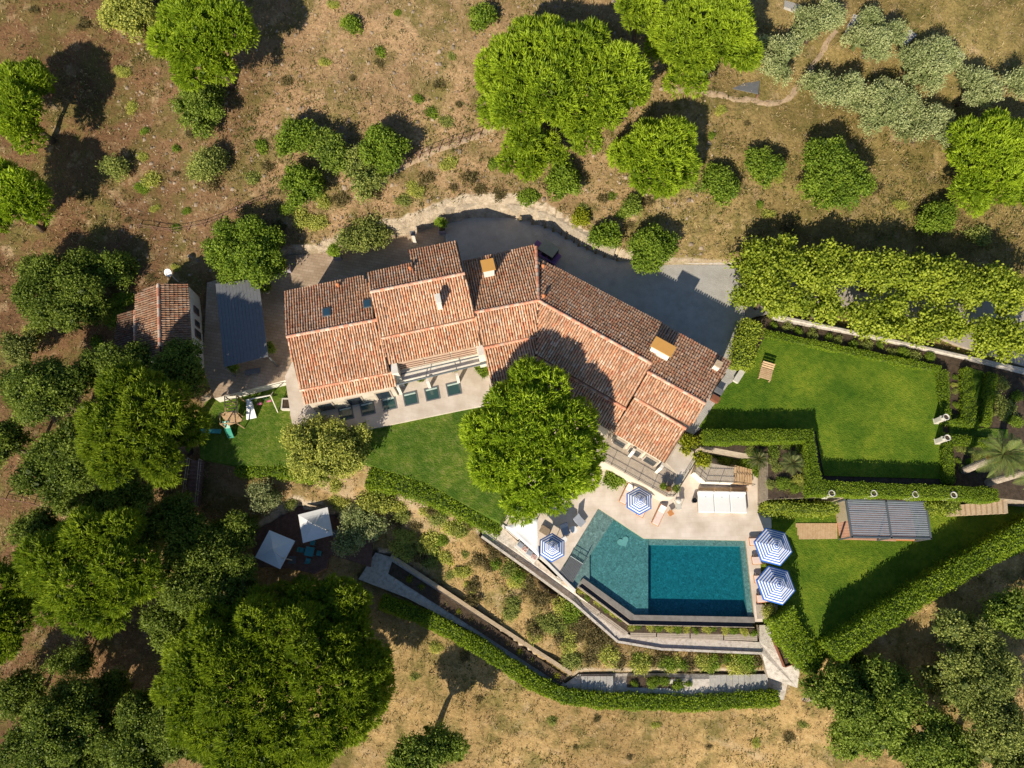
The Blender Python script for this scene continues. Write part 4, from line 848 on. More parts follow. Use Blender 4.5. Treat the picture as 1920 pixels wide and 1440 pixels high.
hedge('garden_hedge', [(1414, 602), (1400, 640), (1392, 685)], 1.7, 1.5, 'loose yellow-green hedge at the gable end of the villa', 'plane', z=2.75, ragged=.2)
hedge('ivy_wall', [(1442, 948), (1500, 950), (1572, 953)], .7, 2.75, 'ivy clad retaining wall behind the lower lawn', 'plane', z=-.06, ragged=.18, bright=.85)
hedge('ivy_wall', [(1738, 950), (1800, 948)], .7, 2.7, 'short ivy clad retaining wall between pergola and steps', 'plane', z=-.06, ragged=.18, bright=.85)

# ------------------------------------------------------------------ upper garden sheets
def sheet(name, pts, z, mat, label, th=.05):
    b = MB(); b.prism([P(*p, z) for p in pts], depth=th); o = b.build(name, mat); tag(o, label, kind='structure'); return o
sheet('big_lawn', [(1432, 634), (1600, 666), (1760, 698), (1764, 720), (1768, 800), (1772, 898), (1545, 892), (1530, 808), (1318, 806), (1310, 800), (1365, 722), (1395, 700), (1425, 648)], ZH, M_lawn, 'big mown lawn beside the villa gable')
sheet('gable_path', [(1372, 685), (1384, 690), (1380, 705), (1318, 800), (1300, 815), (1270, 800), (1330, 745)], ZH - .01, M_gravel, 'grey gravel path along the villa gable')
sheet('garden_path', [(1446, 592), (1460, 588), (1700, 640), (1920, 690), (1960, 700), (1960, 712), (1800, 672), (1600, 628), (1450, 600)], ZH - .005, M_path, 'narrow pale path between rose bed and plane trees')
sheet('grass_strip', [(1818, 690), (1845, 697), (1838, 800), (1822, 797)], ZH + .02, M_lawn2, 'narrow grass strip between clipped hedges', .1)
sheet('grass_strip', [(1780, 800), (1890, 805), (1890, 822), (1780, 816)], ZH + .02, M_lawn2, 'grass walk between the two pairs of clipped hedges', .1)
# rose bed plants
for i in range(13):
    px = 1455 + i * 24; shrub(px, 607 + i * 5.1 + (i * 3) % 4, 9 + (i * 5) % 4, ('green', 'grey')[i % 2], ('leafy rose bush', 'greyish rose bush')[i % 2] + ' in the dark bed beside the pale path', ('leafy', 'greyish')[i % 2] + ' roses in the long bed', .9, 'rose_bush')
for i, (px, py, r, st) in enumerate(((1792, 710, 10, 'green'), (1790, 735, 9, 'grey'), (1793, 760, 9, 'green'), (1870, 745, 24, 'grey'), (1895, 760, 26, 'grey'), (1885, 720, 20, 'grey'), (1905, 735, 22, 'green'), (1810, 845, 14, 'grey'), (1830, 850, 14, 'grey'), (1820, 870, 14, 'green'), (1845, 862, 14, 'grey'), (1800, 862, 10, 'green'),
        (1345, 855, 16, 'green'), (1375, 850, 18, 'green'), (1395, 870, 20, 'green'), (1370, 880, 16, 'mimosa'), (1405, 850, 12, 'grey'), (1425, 880, 14, 'green'), (1455, 850, 16, 'oak'), (1460, 880, 14, 'grey'), (1470, 905, 16, 'green'), (1495, 900, 14, 'mimosa'), (1505, 915, 12, 'grey'), (1450, 910, 14, 'grey'), (1500, 840, 14, 'oak'), (1470, 835, 14, 'oak'), (1448, 868, 12, 'grey'), (1490, 915, 12, 'green'), (1478, 920, 10, 'brown'), (1505, 880, 11, 'brown'), (1415, 845, 12, 'green'), (1385, 862, 12, 'mimosa'), (1358, 868, 12, 'green'),
        (1880, 780, 18, 'grey'), (1905, 790, 18, 'green'), (1862, 770, 12, 'grey'), (1795, 780, 9, 'grey'), (1790, 722, 8, 'mimosa'), (1835, 880, 12, 'grey'), (1805, 880, 10, 'grey'), (1795, 838, 10, 'grey'), (1850, 845, 12, 'green'))):
    bed = 'in the parterre beds beside the palms' if px > 1700 else 'in the rockery beside the balcony stair'
    r *= .72 if px > 1700 else .85
    shrub(px, py, r, st, {'green': 'green', 'grey': 'silver-grey', 'mimosa': 'yellow-green', 'oak': 'dark green', 'brown': 'brownish'}[st] + ' bedding shrub ' + bed, st + ' bedding shrubs ' + bed, .8)
for px, py, r, lab in ((1290, 828, 20, 'yellow-green climber at the balcony corner wall'), (1315, 860, 16, 'yellow-green climber beside the stair head')):
    shrub(px, py, r * 1.15, 'yellow', lab, zs=1.4, loc=(*P(px, py, ZH + .3)[:2], ZH - .1))
shrub(1158, 893, 22, 'green', 'green bush between the balcony wall and loungers', zs=1.0)
for px, py, r, lab in ((860, 688, 12, 'leafy pot plant beside the steel beam'), (790, 712, 11, 'bushy pot plant under the steel beam'), (752, 712, 10, 'dark pot plant at the terrace pier'), (905, 690, 14, 'climbing plant at the end of the steel beam')):
    shrub(px, py, r, 'green', lab, loc=(*P(px, py, ZH + .4)[:2], ZH + .03))

# ------------------------------------------------------------------ parasols
def parasol(R_, hz, label, group, rings):
    t = thing('striped_parasol', (0, 0, 0), label, 'parasol', group)
    b = MB(); b.lathe([(.32, 0), (.32, .08), (.1, .1)], seg=14); b.build('base', M_metal, t, local=True)
    b = MB(); b.lathe([(.03, .05), (.03, hz - .02)], seg=8); b.build('pole', M_white, t, local=True)
    b = MB()
    def ring(f): return [(R_ * f * math.cos(a), R_ * f * math.sin(a), hz - .62 * R_ / 1.5 * f ** 1.15) for a in (math.pi / 3 * k for k in range(6))]
    for i in range(rings):
        f0, f1 = max(.012, (i / rings)), (i + 1) / rings; lo, hi = ring(f0), ring(f1)
        b.add(lo + hi, [(k, 6 + k, 6 + (k + 1) % 6, (k + 1) % 6) for k in range(6)], 1 - i % 2)
    e = ring(1.0); v = [(x, y, z - .12) for x, y, z in e]; b.add(e + v, [(k, 6 + k, 6 + (k + 1) % 6, (k + 1) % 6) for k in range(6)], 1)
    cv = b.build('canopy', [M_cloth, M_blue], t, local=True)
    b = MB()
    for i in range(7):
        f0, f1 = max(.02, i / 7 * .42), (i + 1) / 7 * .42
        lo = [(x, y, z + .16) for x, y, z in ring(f0)]; hi = [(x, y, z + .16) for x, y, z in ring(f1)]
        b.add(lo + hi, [(k, 6 + k, 6 + (k + 1) % 6, (k + 1) % 6) for k in range(6)], i % 2)
    b.build('vent_cap', [M_cloth, M_blue], cv, local=True)
    b = MB(); b.lathe([(.04, hz + .12), (.05, hz + .2), (.02, hz + .26)], seg=8); b.build('finial', M_blue, t, local=True)
    b = MB()
    for k in range(6):
        a = math.pi / 3 * k; b.tube([(0, 0, hz - .05), tuple(np.array(ring(.98)[k]) - [0, 0, .04])], .012, 4)
    b.build('ribs', M_metal, t, local=True)
    return t
LB = 'blue and white striped hexagonal parasol '
p1 = parasol(1.28, 2.5, LB + 'by the balcony wall', 'striped parasols round the pool', 11)
p1.location = (*P(1199.5, 938, 2.35)[:2], 0); p1.rotation_euler = (0, 0, R(88))
q = copy_tree(p1, (*P(1035.5, 1026, 2.35)[:2], 0), R(88), LB + 'beside the white shade sail')
p2 = parasol(1.72, 2.7, LB + 'beside the ivy wall end of the lower lawn', 'striped parasols round the pool', 15)
p2.location = (*P(1454, 1024, 2.5)[:2], -.06); p2.rotation_euler = (0, 0, R(-15))
copy_tree(p2, (*P(1459, 1097, 2.5)[:2], -.06), R(-15), LB + 'beside the tall hedge and pool corner')

# ------------------------------------------------------------------ loungers
def lounger():
    t = thing('sun_lounger', (0, 0, 0), 'x', 'sun lounger', 'wooden sun loungers round the pool')
    for s in (-1, 1):
        b = MB(); b.box((0, s * .33, .30), (1.95, .05, .08)); b.build('side_rail', M_wood_or, t, local=True)
    for sx in (-.85, .85):
        for s in (-1, 1): b = MB(); b.box((sx, s * .33, .14), (.06, .06, .28)); b.build('leg', M_wood_or, t, local=True)
    for sx in (-.97, .97): b = MB(); b.box((sx, 0, .30), (.05, .70, .07)); b.build('end_rail', M_wood_or, t, local=True)
    b = MB(); b.box((-.33, 0, .39), (1.25, .60, .09)); m = b.build('seat_cushion', M_pink, t, local=True, bevel=.03)
    b = MB(); b.box((-.36, 0, .44), (.02, .58, .01)); b.build('seam', M_pink, m, local=True)
    b = MB(); b.box((.62, 0, .55), (.72, .60, .09), ry=R(-25)); b.build('back_cushion', M_pink, t, local=True, bevel=.03)
    b = MB(); b.box((.64, 0, .48), (.74, .62, .03), ry=R(-25)); b.build('back_rest', M_wood_or, t, local=True)
    b = MB(); b.box((.80, 0, .69), (.22, .5, .08), ry=R(-25)); b.build('headrest', M_cloth, t, local=True, bevel=.03)
    return t
L0 = lounger(); first = True
for px, py, ang, z, lab in ((1175, 926, 62, 0, 'next to the bush under the balcony'), (1207, 950, 62, 0, 'directly under the parasol by the balcony'), (1236, 966, 62, 0, 'beside the small orange table'),
        (1425, 1015, 2, 0, 'under the parasol, next to the white spotlight'), (1430, 1050, 2, 0, 'between the two parasols, first pair'), (1434, 1085, 2, 0, 'between the two parasols, second pair'), (1439, 1122, 2, 0, 'next to the planter at the pool corner')):
    l = (*P(px, py, .3)[:2], z)
    if first: L0.location = l; L0.rotation_euler = (0, 0, R(ang)); o = L0; first = False
    else: o = copy_tree(L0, l, R(ang))
    o['label'] = 'teak sun lounger with pale cushion ' + lab
# three white daybeds
d0 = thing('daybed', (0, 0, 0), 'wide white daybed cushion in the row of three by the stair', 'daybed', 'row of white daybeds by the stair')
b = MB(); b.box((0, 0, .14), (1.42, 1.9, .28)); b.build('base', M_wood, d0, local=True, bevel=.02)
b = MB(); b.box((0, 0, .38), (1.46, 1.95, .22)); mt = b.build('mattress', M_cloth, d0, local=True, bevel=.06)
b = MB(); b.box((0, .86, .62), (1.40, .26, .34), rx=R(12)); b.build('back_cushion', M_cloth, d0, local=True, bevel=.07)
b = MB(); b.lathe([(.05, .49), (.05, .51)], (.0, .45, 0), 8); b.build('button', M_greycush, mt, local=True)
for i in range(3):
    l = P(1323.5 + i * 30.3, 941 + i * .6, .4); l[2] = 0
    if i == 0: d0.location = tuple(map(float, l)); d0.rotation_euler = (0, 0, R(-1))
    else: copy_tree(d0, l, R(-1))
c = P(1354, 919, 0); t = thing('timber_bench', c, 'long timber bench behind the white daybeds', 'bench')
b = MB(); b.box((c[0], c[1], .42), (4.55, .34, .05)); b.build('seat', M_wood_tan, t)
for s in (-2.0, 0, 2.0): b = MB(); b.box((c[0] + s, c[1], .2), (.08, .3, .4)); b.build('leg', M_wood_tan, t)
# small poolside things
def table(px, py, z, r, h, mat, label, sq=False):
    c = P(px, py, z + h); c[2] = z; t = thing('side_table', c, label, 'table'); b = MB()
    (b.box((c[0], c[1], z + h), (r * 2, r * 2, .05), R(30)) if sq else b.lathe([(r, h - .03), (r, h)], c, 18)); b.build('table_top', mat, t, bevel=.005)
    for a in (0, 2.1, 4.2): b = MB(); b.tube([(c[0] + .2 * r * math.cos(a), c[1] + .2 * r * math.sin(a), z + h - .04), (c[0] + .75 * r * math.cos(a), c[1] + .75 * r * math.sin(a), z)], .02, 5); b.build('leg', mat, t)
table(1257.5, 962, 0, .24, .45, M_wood_or, 'small square orange wooden side table', True)
table(1076, 993, 0, .33, .45, M_cloth, 'white round table between the sling chairs')
table(1058, 1011, 0, .28, .40, M_cloth, 'smaller white round table next to the striped parasol')
c = P(1303, 938, .6); c[2] = 0; t = thing('waste_bin', c, 'black round bin beside the white daybeds', 'bin'); b = MB(); b.lathe([(.17, 0), (.22, .55), (.24, .6), (.20, .6), (.19, .5)], c, 16); b.build('body', M_black, t)
c = P(1271, 947, .3); c[2] = 0; t = thing('wire_trolley', c, 'white wire trolley with round top by the balcony corner', 'trolley')
b = MB()
for s in (-.22, .22):
    for q in (-.4, .4): b.tube([(c[0] + s, c[1] + q, 0), (c[0] + s, c[1] + q, .75)], .015, 5)
b.build('frame', M_white, t)
for h in (.25, .7): b = MB(); b.box((c[0], c[1], h), (.46, .85, .02)); b.build('shelf', M_urn, t)
b = MB(); b.lathe([(.22, .76), (.24, .8), (.1, .86)], (c[0], c[1] + .3, 0), 14); b.build('lid', M_white, t)
for px, py, k in ((1060, 995, 20), (1088, 978, 45)):
    c = P(px, py, .4); c[2] = 0; t = thing('sling_chair', c, 'grey cushioned sling chair ' + ('next to the white round table' if k == 20 else 'under the edge of the big pine'), 'chair', rz=0)
    b = MB(); b.box((c[0], c[1], .38), (.75, .8, .08), R(k), rx=R(8)); b.build('seat', M_greycush, t, bevel=.03)
    b = MB(); q = Matrix.Rotation(R(k), 3, 'Z') @ Vector((0, .45, 0)); b.box((c[0] + q.x, c[1] + q.y, .68), (.75, .1, .7), R(k), rx=R(-30)); b.build('backrest', M_greycush, t, bevel=.03)
    for sx in (-.33, .33):
        for sy in (-.33, .33): q = Matrix.Rotation(R(k), 3, 'Z') @ Vector((sx, sy, 0)); b = MB(); b.tube([(c[0] + q.x, c[1] + q.y, 0), (c[0] + q.x, c[1] + q.y, .36)], .02, 5); b.build('leg', M_white, t)
c = P(1022, 995, .3); c[2] = 0; t = thing('coffee_table', c, 'brown rounded coffee table beside the shade sail', 'table')
b = MB(); b.box((c[0], c[1], .33), (.95, .7, .06), R(-32)); b.build('table_top', noise_mat('rattan', [(.3, (.20, .15, .10)), (.7, (.30, .23, .16))], 6, .8), t, bevel=.03)
for s in ((-.35, -.22), (.35, -.22), (.35, .22), (-.35, .22)): q = Matrix.Rotation(R(-32), 3, 'Z') @ Vector((*s, 0)); b = MB(); b.box((c[0] + q.x, c[1] + q.y, .15), (.07, .07, .3)); b.build('leg', M_wood_dk, t)
# shade sail and sofa
sc_pts = [P(946, 986, 2.2), P(1000, 972, 2.7), P(1012, 982, 2.6), P(1012, 1042, 2.1)]
t = thing('shade_sail', (*P(985, 1005, 0)[:2], 0), 'white shade sail stretched over the sofa corner', 'shade sail')
b = MB(); n = 8; vs = []
A_, B_, C_ = P(946, 987, 2.3), P(1008, 970, 2.8), P(1011, 1045, 2.1)
for i in range(n + 1):
    for j in range(n + 1 - i):
        u_, v_ = i / n, j / n; w_ = 1 - u_ - v_; p = A_ * w_ + B_ * u_ + C_ * v_; ce = (A_ + B_ + C_) / 3; sg = 27 * u_ * v_ * w_; ed = 4 * (u_ * v_ + v_ * w_ + u_ * w_) * (1 - sg) * .05
        p = p + (ce - p) * ed * 1.2 - [0, 0, .25 * sg]; vs.append(p)
idx = {}; k = 0
for i in range(n + 1):
    for j in range(n + 1 - i): idx[i, j] = k; k += 1
fs = []
for i in range(n):
    for j in range(n - i):
        fs.append((idx[i, j], idx[i + 1, j], idx[i, j + 1]))
        if j < n - i - 1: fs.append((idx[i + 1, j], idx[i + 1, j + 1], idx[i, j + 1]))
b.add(vs, fs); o = b.build('canopy', M_cloth, t, smooth=True); sm = o.modifiers.new('thickness', 'SOLIDIFY'); sm.thickness = .01
for A in (A_, B_, C_): b = MB(); b.tube([(A[0], A[1], 0), (A[0], A[1], A[2] + .05)], .04, 6); b.build('mast', M_metal, t)
c = (P(972, 1020, .3) + P(1004, 1048, .3)) / 2; c[2] = 0; ang = px_ang((972, 1020), (1004, 1048), 0); t = thing('sofa', c, 'white outdoor sofa with reddish cushions beside the shade sail', 'sofa')
b = MB(); b.box((c[0], c[1], .2), (2.3, .85, .4), ang); b.build('base', M_white, t, bevel=.03)
for i, s in enumerate((-.8, -.27, .27, .8)):
    q = Matrix.Rotation(ang, 3, 'Z') @ Vector((s, .05, .47)); b = MB(); b.box((c[0] + q.x, c[1] + q.y, q.z), (.48, .45, .16), ang + i * .1); b.build('cushion', (M_greycush, noise_mat('red_pattern', [(.4, (.30, .07, .05)), (.6, (.6, .55, .5))], 9, .9))[i % 2], t, bevel=.05)
# terrain-edge kerbs and white planters on the pool deck's downhill side
def wall_line(name, pts, w, h, mat, label, cat='wall', capmat=None):
    c = np.mean(pts, 0); t = thing(name, (c[0], c[1], min(p[2] for p in pts)), label, cat); 
    for i in range(len(pts) - 1):
        a, d = np.array(pts[i], float), np.array(pts[i + 1], float); dv = unit((d - a)[:2]); nv = np.array([-dv[1], dv[0]]) * w / 2
        q = [(*(a[:2] + nv), a[2] + h), (*(d[:2] + nv), d[2] + h), (*(d[:2] - nv), d[2] + h), (*(a[:2] - nv), a[2] + h)]
        b = MB(); b.prism(q, depth=h + .5); b.build('wall_section', mat, t)
        if capmat: b = MB(); b.prism([(x, y, z + .06) for x, y, z in q], depth=.058); b.build('coping', capmat, t)
    return t
wall_line('kerb_wall', [P(940, 984, 0), P(1010, 1040, 0), P(1078, 1108, 0)], .25, .12, M_white, 'low white kerb wall along the edge of the pool deck')
wall_line('path_wall', [P(903, 1006, -.6), P(1000, 1075, -.9), P(1075, 1130, -1.3), P(1158, 1203, -2.0), P(1240, 1217, -2.0), P(1428, 1225, -2.0)], .2, .14, M_stonewall, 'low stone wall on the downhill side of the pool path', capmat=M_path)
wall_line('garden_wall', [P(1447, 592, ZH), P(1600, 624, ZH), P(1800, 668, ZH), P(1960, 703, ZH)], .22, .22, M_path, 'low pale wall along the narrow garden path')
wall_line('retaining_wall', [P(735, 1043, -3.3), P(905, 1155, -3.4), P(1070, 1262, -3.5)], .35, .55, M_stonewall, 'retaining wall above the dark planting bed', capmat=M_sand)
wall_line('rock_wall', [P(836, 414, ZH), P(870, 402, ZH), P(930, 398, ZH), P(985, 406, ZH), P(1035, 424, ZH), P(1068, 443, ZH), P(1112, 468, ZH), P(1150, 483, ZH)], .5, 2.2, M_stonewall, 'curved dry stone retaining wall behind the courtyard')
wall_line('kerb', [P(1152, 484, ZH), P(1230, 491, ZH), P(1300, 494, ZH), P(1376, 494, ZH)], .2, .15, M_path, 'pale stone kerb at the sunny end of the courtyard')
# dark planting bed
sheet('planting_bed', [(735, 1053), (900, 1160), (1062, 1270), (1052, 1284), (895, 1182), (728, 1076)], -3.28, M_soil, 'dark planting bed beside the shaded gravel path', .4)
sheet('planting_bed', [(1176, 1269), (1310, 1271), (1311, 1291), (1176, 1289)], -3.5, M_soil, 'rectangular planting bed in the shaded path', .5)
for i in range(14): shrub(745 + i * 23, 1070 + i * 15.2, 6 + (i * 3) % 4, ('yellow', 'brown')[i % 3 == 0], ('tiny yellow-green plant in the dark planting bed', 'tiny brown plant in the dark planting bed')[i % 3 == 0], ('green', 'brown')[i % 3 == 0] + ' plants in the dark bed')
for i, (px, r) in enumerate(((1190, 8), (1225, 12), (1245, 10), (1268, 14), (1290, 8))): shrub(px, 1278, r, 'green', 'leafy green plant in the rectangular bed', 'plants in the rectangular bed')
# strip of plants below the pool trough
for i in range(20):
    f = i / 19; px, py = (1090 + 95 * f / .32, 1108 + 66 * f / .32) if f < .32 else (1185 + (1412 - 1185) * (f - .32) / .68, 1175 + 9 * (f - .32) / .68)
    shrub(px, py, 8, ('mimosa', 'green')[i % 2], ('yellow-green', 'green')[i % 2] + ' plant in the strip below the infinity edge', ('yellow-green', 'green')[i % 2] + ' plants below the infinity edge', .8, loc=(*P(px, py, -1.2)[:2], -1.35))
sheet('plant_strip', [(1082, 1100), (1180, 1174), (1418, 1179), (1418, 1190), (1178, 1186), (1074, 1108)], -1.3, M_soil, 'narrow planted strip below the infinity edge', 1.4)
# timber benches (deck panels) below the strip
for i, qd in enumerate(([(1078, 1108), (1128, 1146), (1118, 1153), (1068, 1113)], [(1130, 1148), (1180, 1184), (1172, 1192), (1120, 1155)], [(1182, 1182), (1230, 1183), (1230, 1197), (1182, 1195)], [(1232, 1183), (1293, 1185), (1293, 1199), (1232, 1197)], [(1295, 1185), (1356, 1186), (1356, 1200), (1295, 1199)], [(1358, 1186), (1420, 1188), (1420, 1202), (1358, 1200)])):
    w = [P(*p, -1.45) for p in qd]; ce = np.mean(w, 0); t = thing('deck_bench', (ce[0], ce[1], -2.05), 'weathered plank bench below the infinity edge ' + ('beside the path steps' if i < 2 else 'along the straight path'), 'bench', 'plank benches ' + ('beside the path steps' if i < 2 else 'along the straight path'))
    b = MB(); boards(b, w, px_ang(qd[0], qd[1], -1.4), .13, .02, .05); o = b.build('planks', M_wood, t); o['kind'] = 'stuff'
    b = MB(); b.prism([p + (ce - p) * .12 - [0, 0, .07] for p in w], zb=-2.3); b.build('base', M_wood_dk, t)
# stairs
def stair(name, a0, a1, b0, b1, z0, z1, n, mat, label, cat='steps', th=None):
    A0, A1, B0, B1 = P(*a0, z0), P(*a1, z0), P(*b0, z1), P(*b1, z1); c = (A0 + B1) / 2
    t = thing(name, (c[0], c[1], min(z0, z1) - .3), label, cat)
    for i in range(n):
        f0, f1 = i / n, (i + .96) / n; z = z0 + (z1 - z0) * (i + .5) / n; q = []
        for s0, s1, f in ((A0, B0, f0), (A0, B0, f1), (A1, B1, f1), (A1, B1, f0)): p = s0 + (s1 - s0) * f; q.append((p[0], p[1], z))
        b = MB(); b.prism(q, depth=th or .45); b.build('step', mat, t)
    return t
stair('stone_steps', (1140, 1146), (1128, 1156), (1172, 1190), (1158, 1200), -1.45, -1.95, 6, M_path, 'pale stone steps in the path below the pool')
stair('stone_steps', (1090, 1268), (1090, 1300), (1150, 1268), (1150, 1300), -3.55, -3.3, 5, M_gravel, 'five shaded stone steps on the lower path')
stair('stone_steps', (1330, 1266), (1330, 1304), (1440, 1264), (1440, 1302), -3.4, -2.9, 10, M_gravel, 'long flight of shaded stone steps on the lower path')
stair('garden_steps', (1770, 950), (1772, 968), (1890, 936), (1892, 962), .05, 2.6, 12, M_sand, 'worn stone ramp steps between the two lawns')
stair('balcony_stair', (1376, 872), (1376, 906), (1410, 880), (1410, 908), 1.4, .3, 7, M_wood_tan, 'timber stair descending from the balcony to the pool')
# timber landing between balcony and stair
t = thing('timber_landing', (*P(1345, 890, 0)[:2], 0), 'slatted timber landing beside the balcony with thin railing', 'landing')
w = [P(*p, 1.5) for p in ((1312, 866), (1330, 868), (1376, 876), (1376, 905), (1322, 903), (1302, 885))]
b = MB(); boards(b, w, px_ang((1345, 872), (1340, 900), 1.5), .13, .03, .05); o = b.build('planks', M_wood, t); o['kind'] = 'stuff'
b = MB(); b.prism([p - [0, 0, .07] for p in w], zb=-.1); b.build('base', M_white, t)
rail(t, [P(1302, 886, 1.45), P(1322, 904, 1.45), P(1376, 906, 1.45), P(1410, 911, .4)], .9)
c = P(1440, 905, 0); 
# planter pots on the balcony
for i, (px, py) in enumerate(((1243, 913), (1253, 917), (1266, 917))):
    c = P(px, py, ZH + .3); c[2] = ZH + .01; t = thing('flower_pot', c, ('small green pot plant on the balcony boards', 'terracotta pot between two other pots on the balcony', 'terracotta pot at the balcony corner')[i], 'pot')
    b = MB(); b.lathe([(.14, 0), (.22, .38), (.25, .40), (.25, .45), (.20, .45), (.19, .36)], c, 14); b.build('pot', M_terra, t)
    rg = np.random.default_rng(i + 50); crown_mesh('foliage', (c[0], c[1], c[2] + .5), .12, .12, .14, ('green', 'brown', 'oak')[i], rg, t, dens=2)
c = P(1197, 851, ZH + .4); c[2] = ZH; t = thing('balcony_bench', c, 'pale slatted bench under the eaves of the balcony', 'bench')
for s in (-.18, -.06, .06, .18): q = Matrix.Rotation(rzD, 3, 'Z') @ Vector((0, s, 0)); b = MB(); b.box((c[0] + q.x, c[1] + q.y, ZH + .42), (1.1, .09, .04), rzD); b.build('slat', M_white, t)
for s in (-.45, .45): q = Matrix.Rotation(rzD, 3, 'Z') @ Vector((s, 0, 0)); b = MB(); b.box((c[0] + q.x, c[1] + q.y, ZH + .2), (.06, .4, .4), rzD); b.build('leg', M_metal, t)
# slatted cover over the pool corner
w = [P(*p, .02) for p in ((1069, 1043), (1092, 1058), (1074, 1092), (1046, 1079))]; t = thing('pool_cover', (*np.mean(w, 0)[:2], -.02), 'grey slatted cover over the shallow pool corner', 'pool cover')
b = MB(); boards(b, w, px_ang((1069, 1043), (1050, 1078), 0), .10, .035, .04); o = b.build('slats', M_slate, t); o['kind'] = 'stuff'
rail(t, [P(1069, 1043, 0), P(1093, 1058, 0), P(1101, 1044, 0)], .5, mat=M_metal)
# planter at the pool corner
c = P(1438, 1147, .1); c[2] = -.06; t = thing('corner_planter', c, 'timber decked planter with a small shrub at the pool corner', 'planter')
b = MB(); b.box((c[0], c[1], .18), (1.9, 1.2, .1)); b.build('deck', M_wood, t); b = MB(); b.box((c[0], c[1], -.7), (1.8, 1.1, 1.6)); b.build('body', M_white, t)
crown_mesh('foliage', (c[0] + .05, c[1] - .05, .35), .3, .3, .25, 'mimosa', np.random.default_rng(5), t, dens=2)
c = P(1467, 1222, -1.9); c[2] = -2.02; a = px_ang((1455, 1202), (1473, 1246), -2); t = thing('trough_planter', c, 'long rusty trough planter on the gravel path', 'planter')
for s in (-.42, .42): q = Matrix.Rotation(a, 3, 'Z') @ Vector((0, s, 0)); b = MB(); b.box((c[0] + q.x, c[1] + q.y, -1.8), (2.4, .06, .5), a); b.build('side', M_rust, t)
for s in (-1.2, 1.2): q = Matrix.Rotation(a, 3, 'Z') @ Vector((s, 0, 0)); b = MB(); b.box((c[0] + q.x, c[1] + q.y, -1.8), (.06, .78, .5), a); b.build('end', M_rust, t)
b = MB(); b.box((c[0], c[1], -1.85), (2.34, .78, .3), a); b.build('earth', M_soil, t)

# ------------------------------------------------------------------ louvred pergola on the lower lawn
pg = thing('pergola', (*P(1650, 985, 0)[:2], -.06), 'grey louvred pergola over a timber floor on the lower lawn', 'pergola')
hz = 2.35; roof_q = [(1586, 937), (1735, 942), (1745, 1010), (1597, 1007)]
W = [P(*p, hz) for p in roof_q]; u0 = unit(W[1] - W[0]); v0 = unit(W[3] - W[0])
b = MB(); b.prism([p * [1, 1, 0] + [0, 0, .06] for p in W], depth=.14); fl = b.build('floor', M_wood_or, pg)
b = MB(); boards(b, [p * [1, 1, 0] + [0, 0, .10] for p in W], math.atan2(u0[1], u0[0]), .12, .02, .03); o = b.build('floor_boards', noise_mat('pink_deck', [(.3, (.46, .24, .15)), (.7, (.58, .34, .23))], 3, .8), fl); o['kind'] = 'stuff'
mid0, mid1 = (W[0] + W[1]) / 2, (W[3] + W[2]) / 2
for A, B in ((W[0], W[1]), (W[1], W[2]), (W[2], W[3]), (W[3], W[0]), (mid0, mid1)):
    d = B - A; b = MB(); b.box((A + B) / 2, (np.linalg.norm(d) + .12, .14, .2), math.atan2(d[1], d[0])); b.build('beam', M_metal, pg)
M_louvre = flat_mat('louvre', (0.19, 0.21, 0.24), 0.45, 0.2)
for A, B, C, D in ((W[0], mid0, mid1, W[3]), (mid0, W[1], W[2], mid1)):
    n = 17
    for i in range(n):
        f = (i + .5) / n; s, e = A + (D - A) * f, B + (C - B) * f; d = e - s; L = np.linalg.norm(d) - .16
        b = MB(); b.box((s + e) / 2, (L, .17, .03), math.atan2(d[1], d[0]), rx=R(22)); b.build('louvre', M_louvre, pg)
for A in (W[0], W[1], W[2], W[3], (W[3] + W[2]) / 2): b = MB(); b.box((A[0] * .998, A[1], hz / 2 + .02), (.13, .13, hz - .1)); b.build('post', M_metal, pg)
d = W[3] - W[0]; A, B = W[0], W[0] + d * .55; b = MB(); b.box(((A[0] + B[0]) / 2 - .02, (A[1] + B[1]) / 2, 1.2), (np.linalg.norm(B - A), .04, 2.2), math.atan2(d[1], d[0])); b.build('side_screen', M_tan, pg)
w = [P(*p, .0) for p in ((1492, 981), (1570, 981), (1572, 1010), (1498, 1011))]; t = thing('boardwalk', (*np.mean(w, 0)[:2], -.06), 'tan timber boardwalk leading to the pergola', 'boardwalk')
b = MB(); boards(b, w, px_ang((1530, 981), (1530, 1010), 0), .14, .012, .06); o = b.build('planks', M_wood_tan, t); o['kind'] = 'stuff'
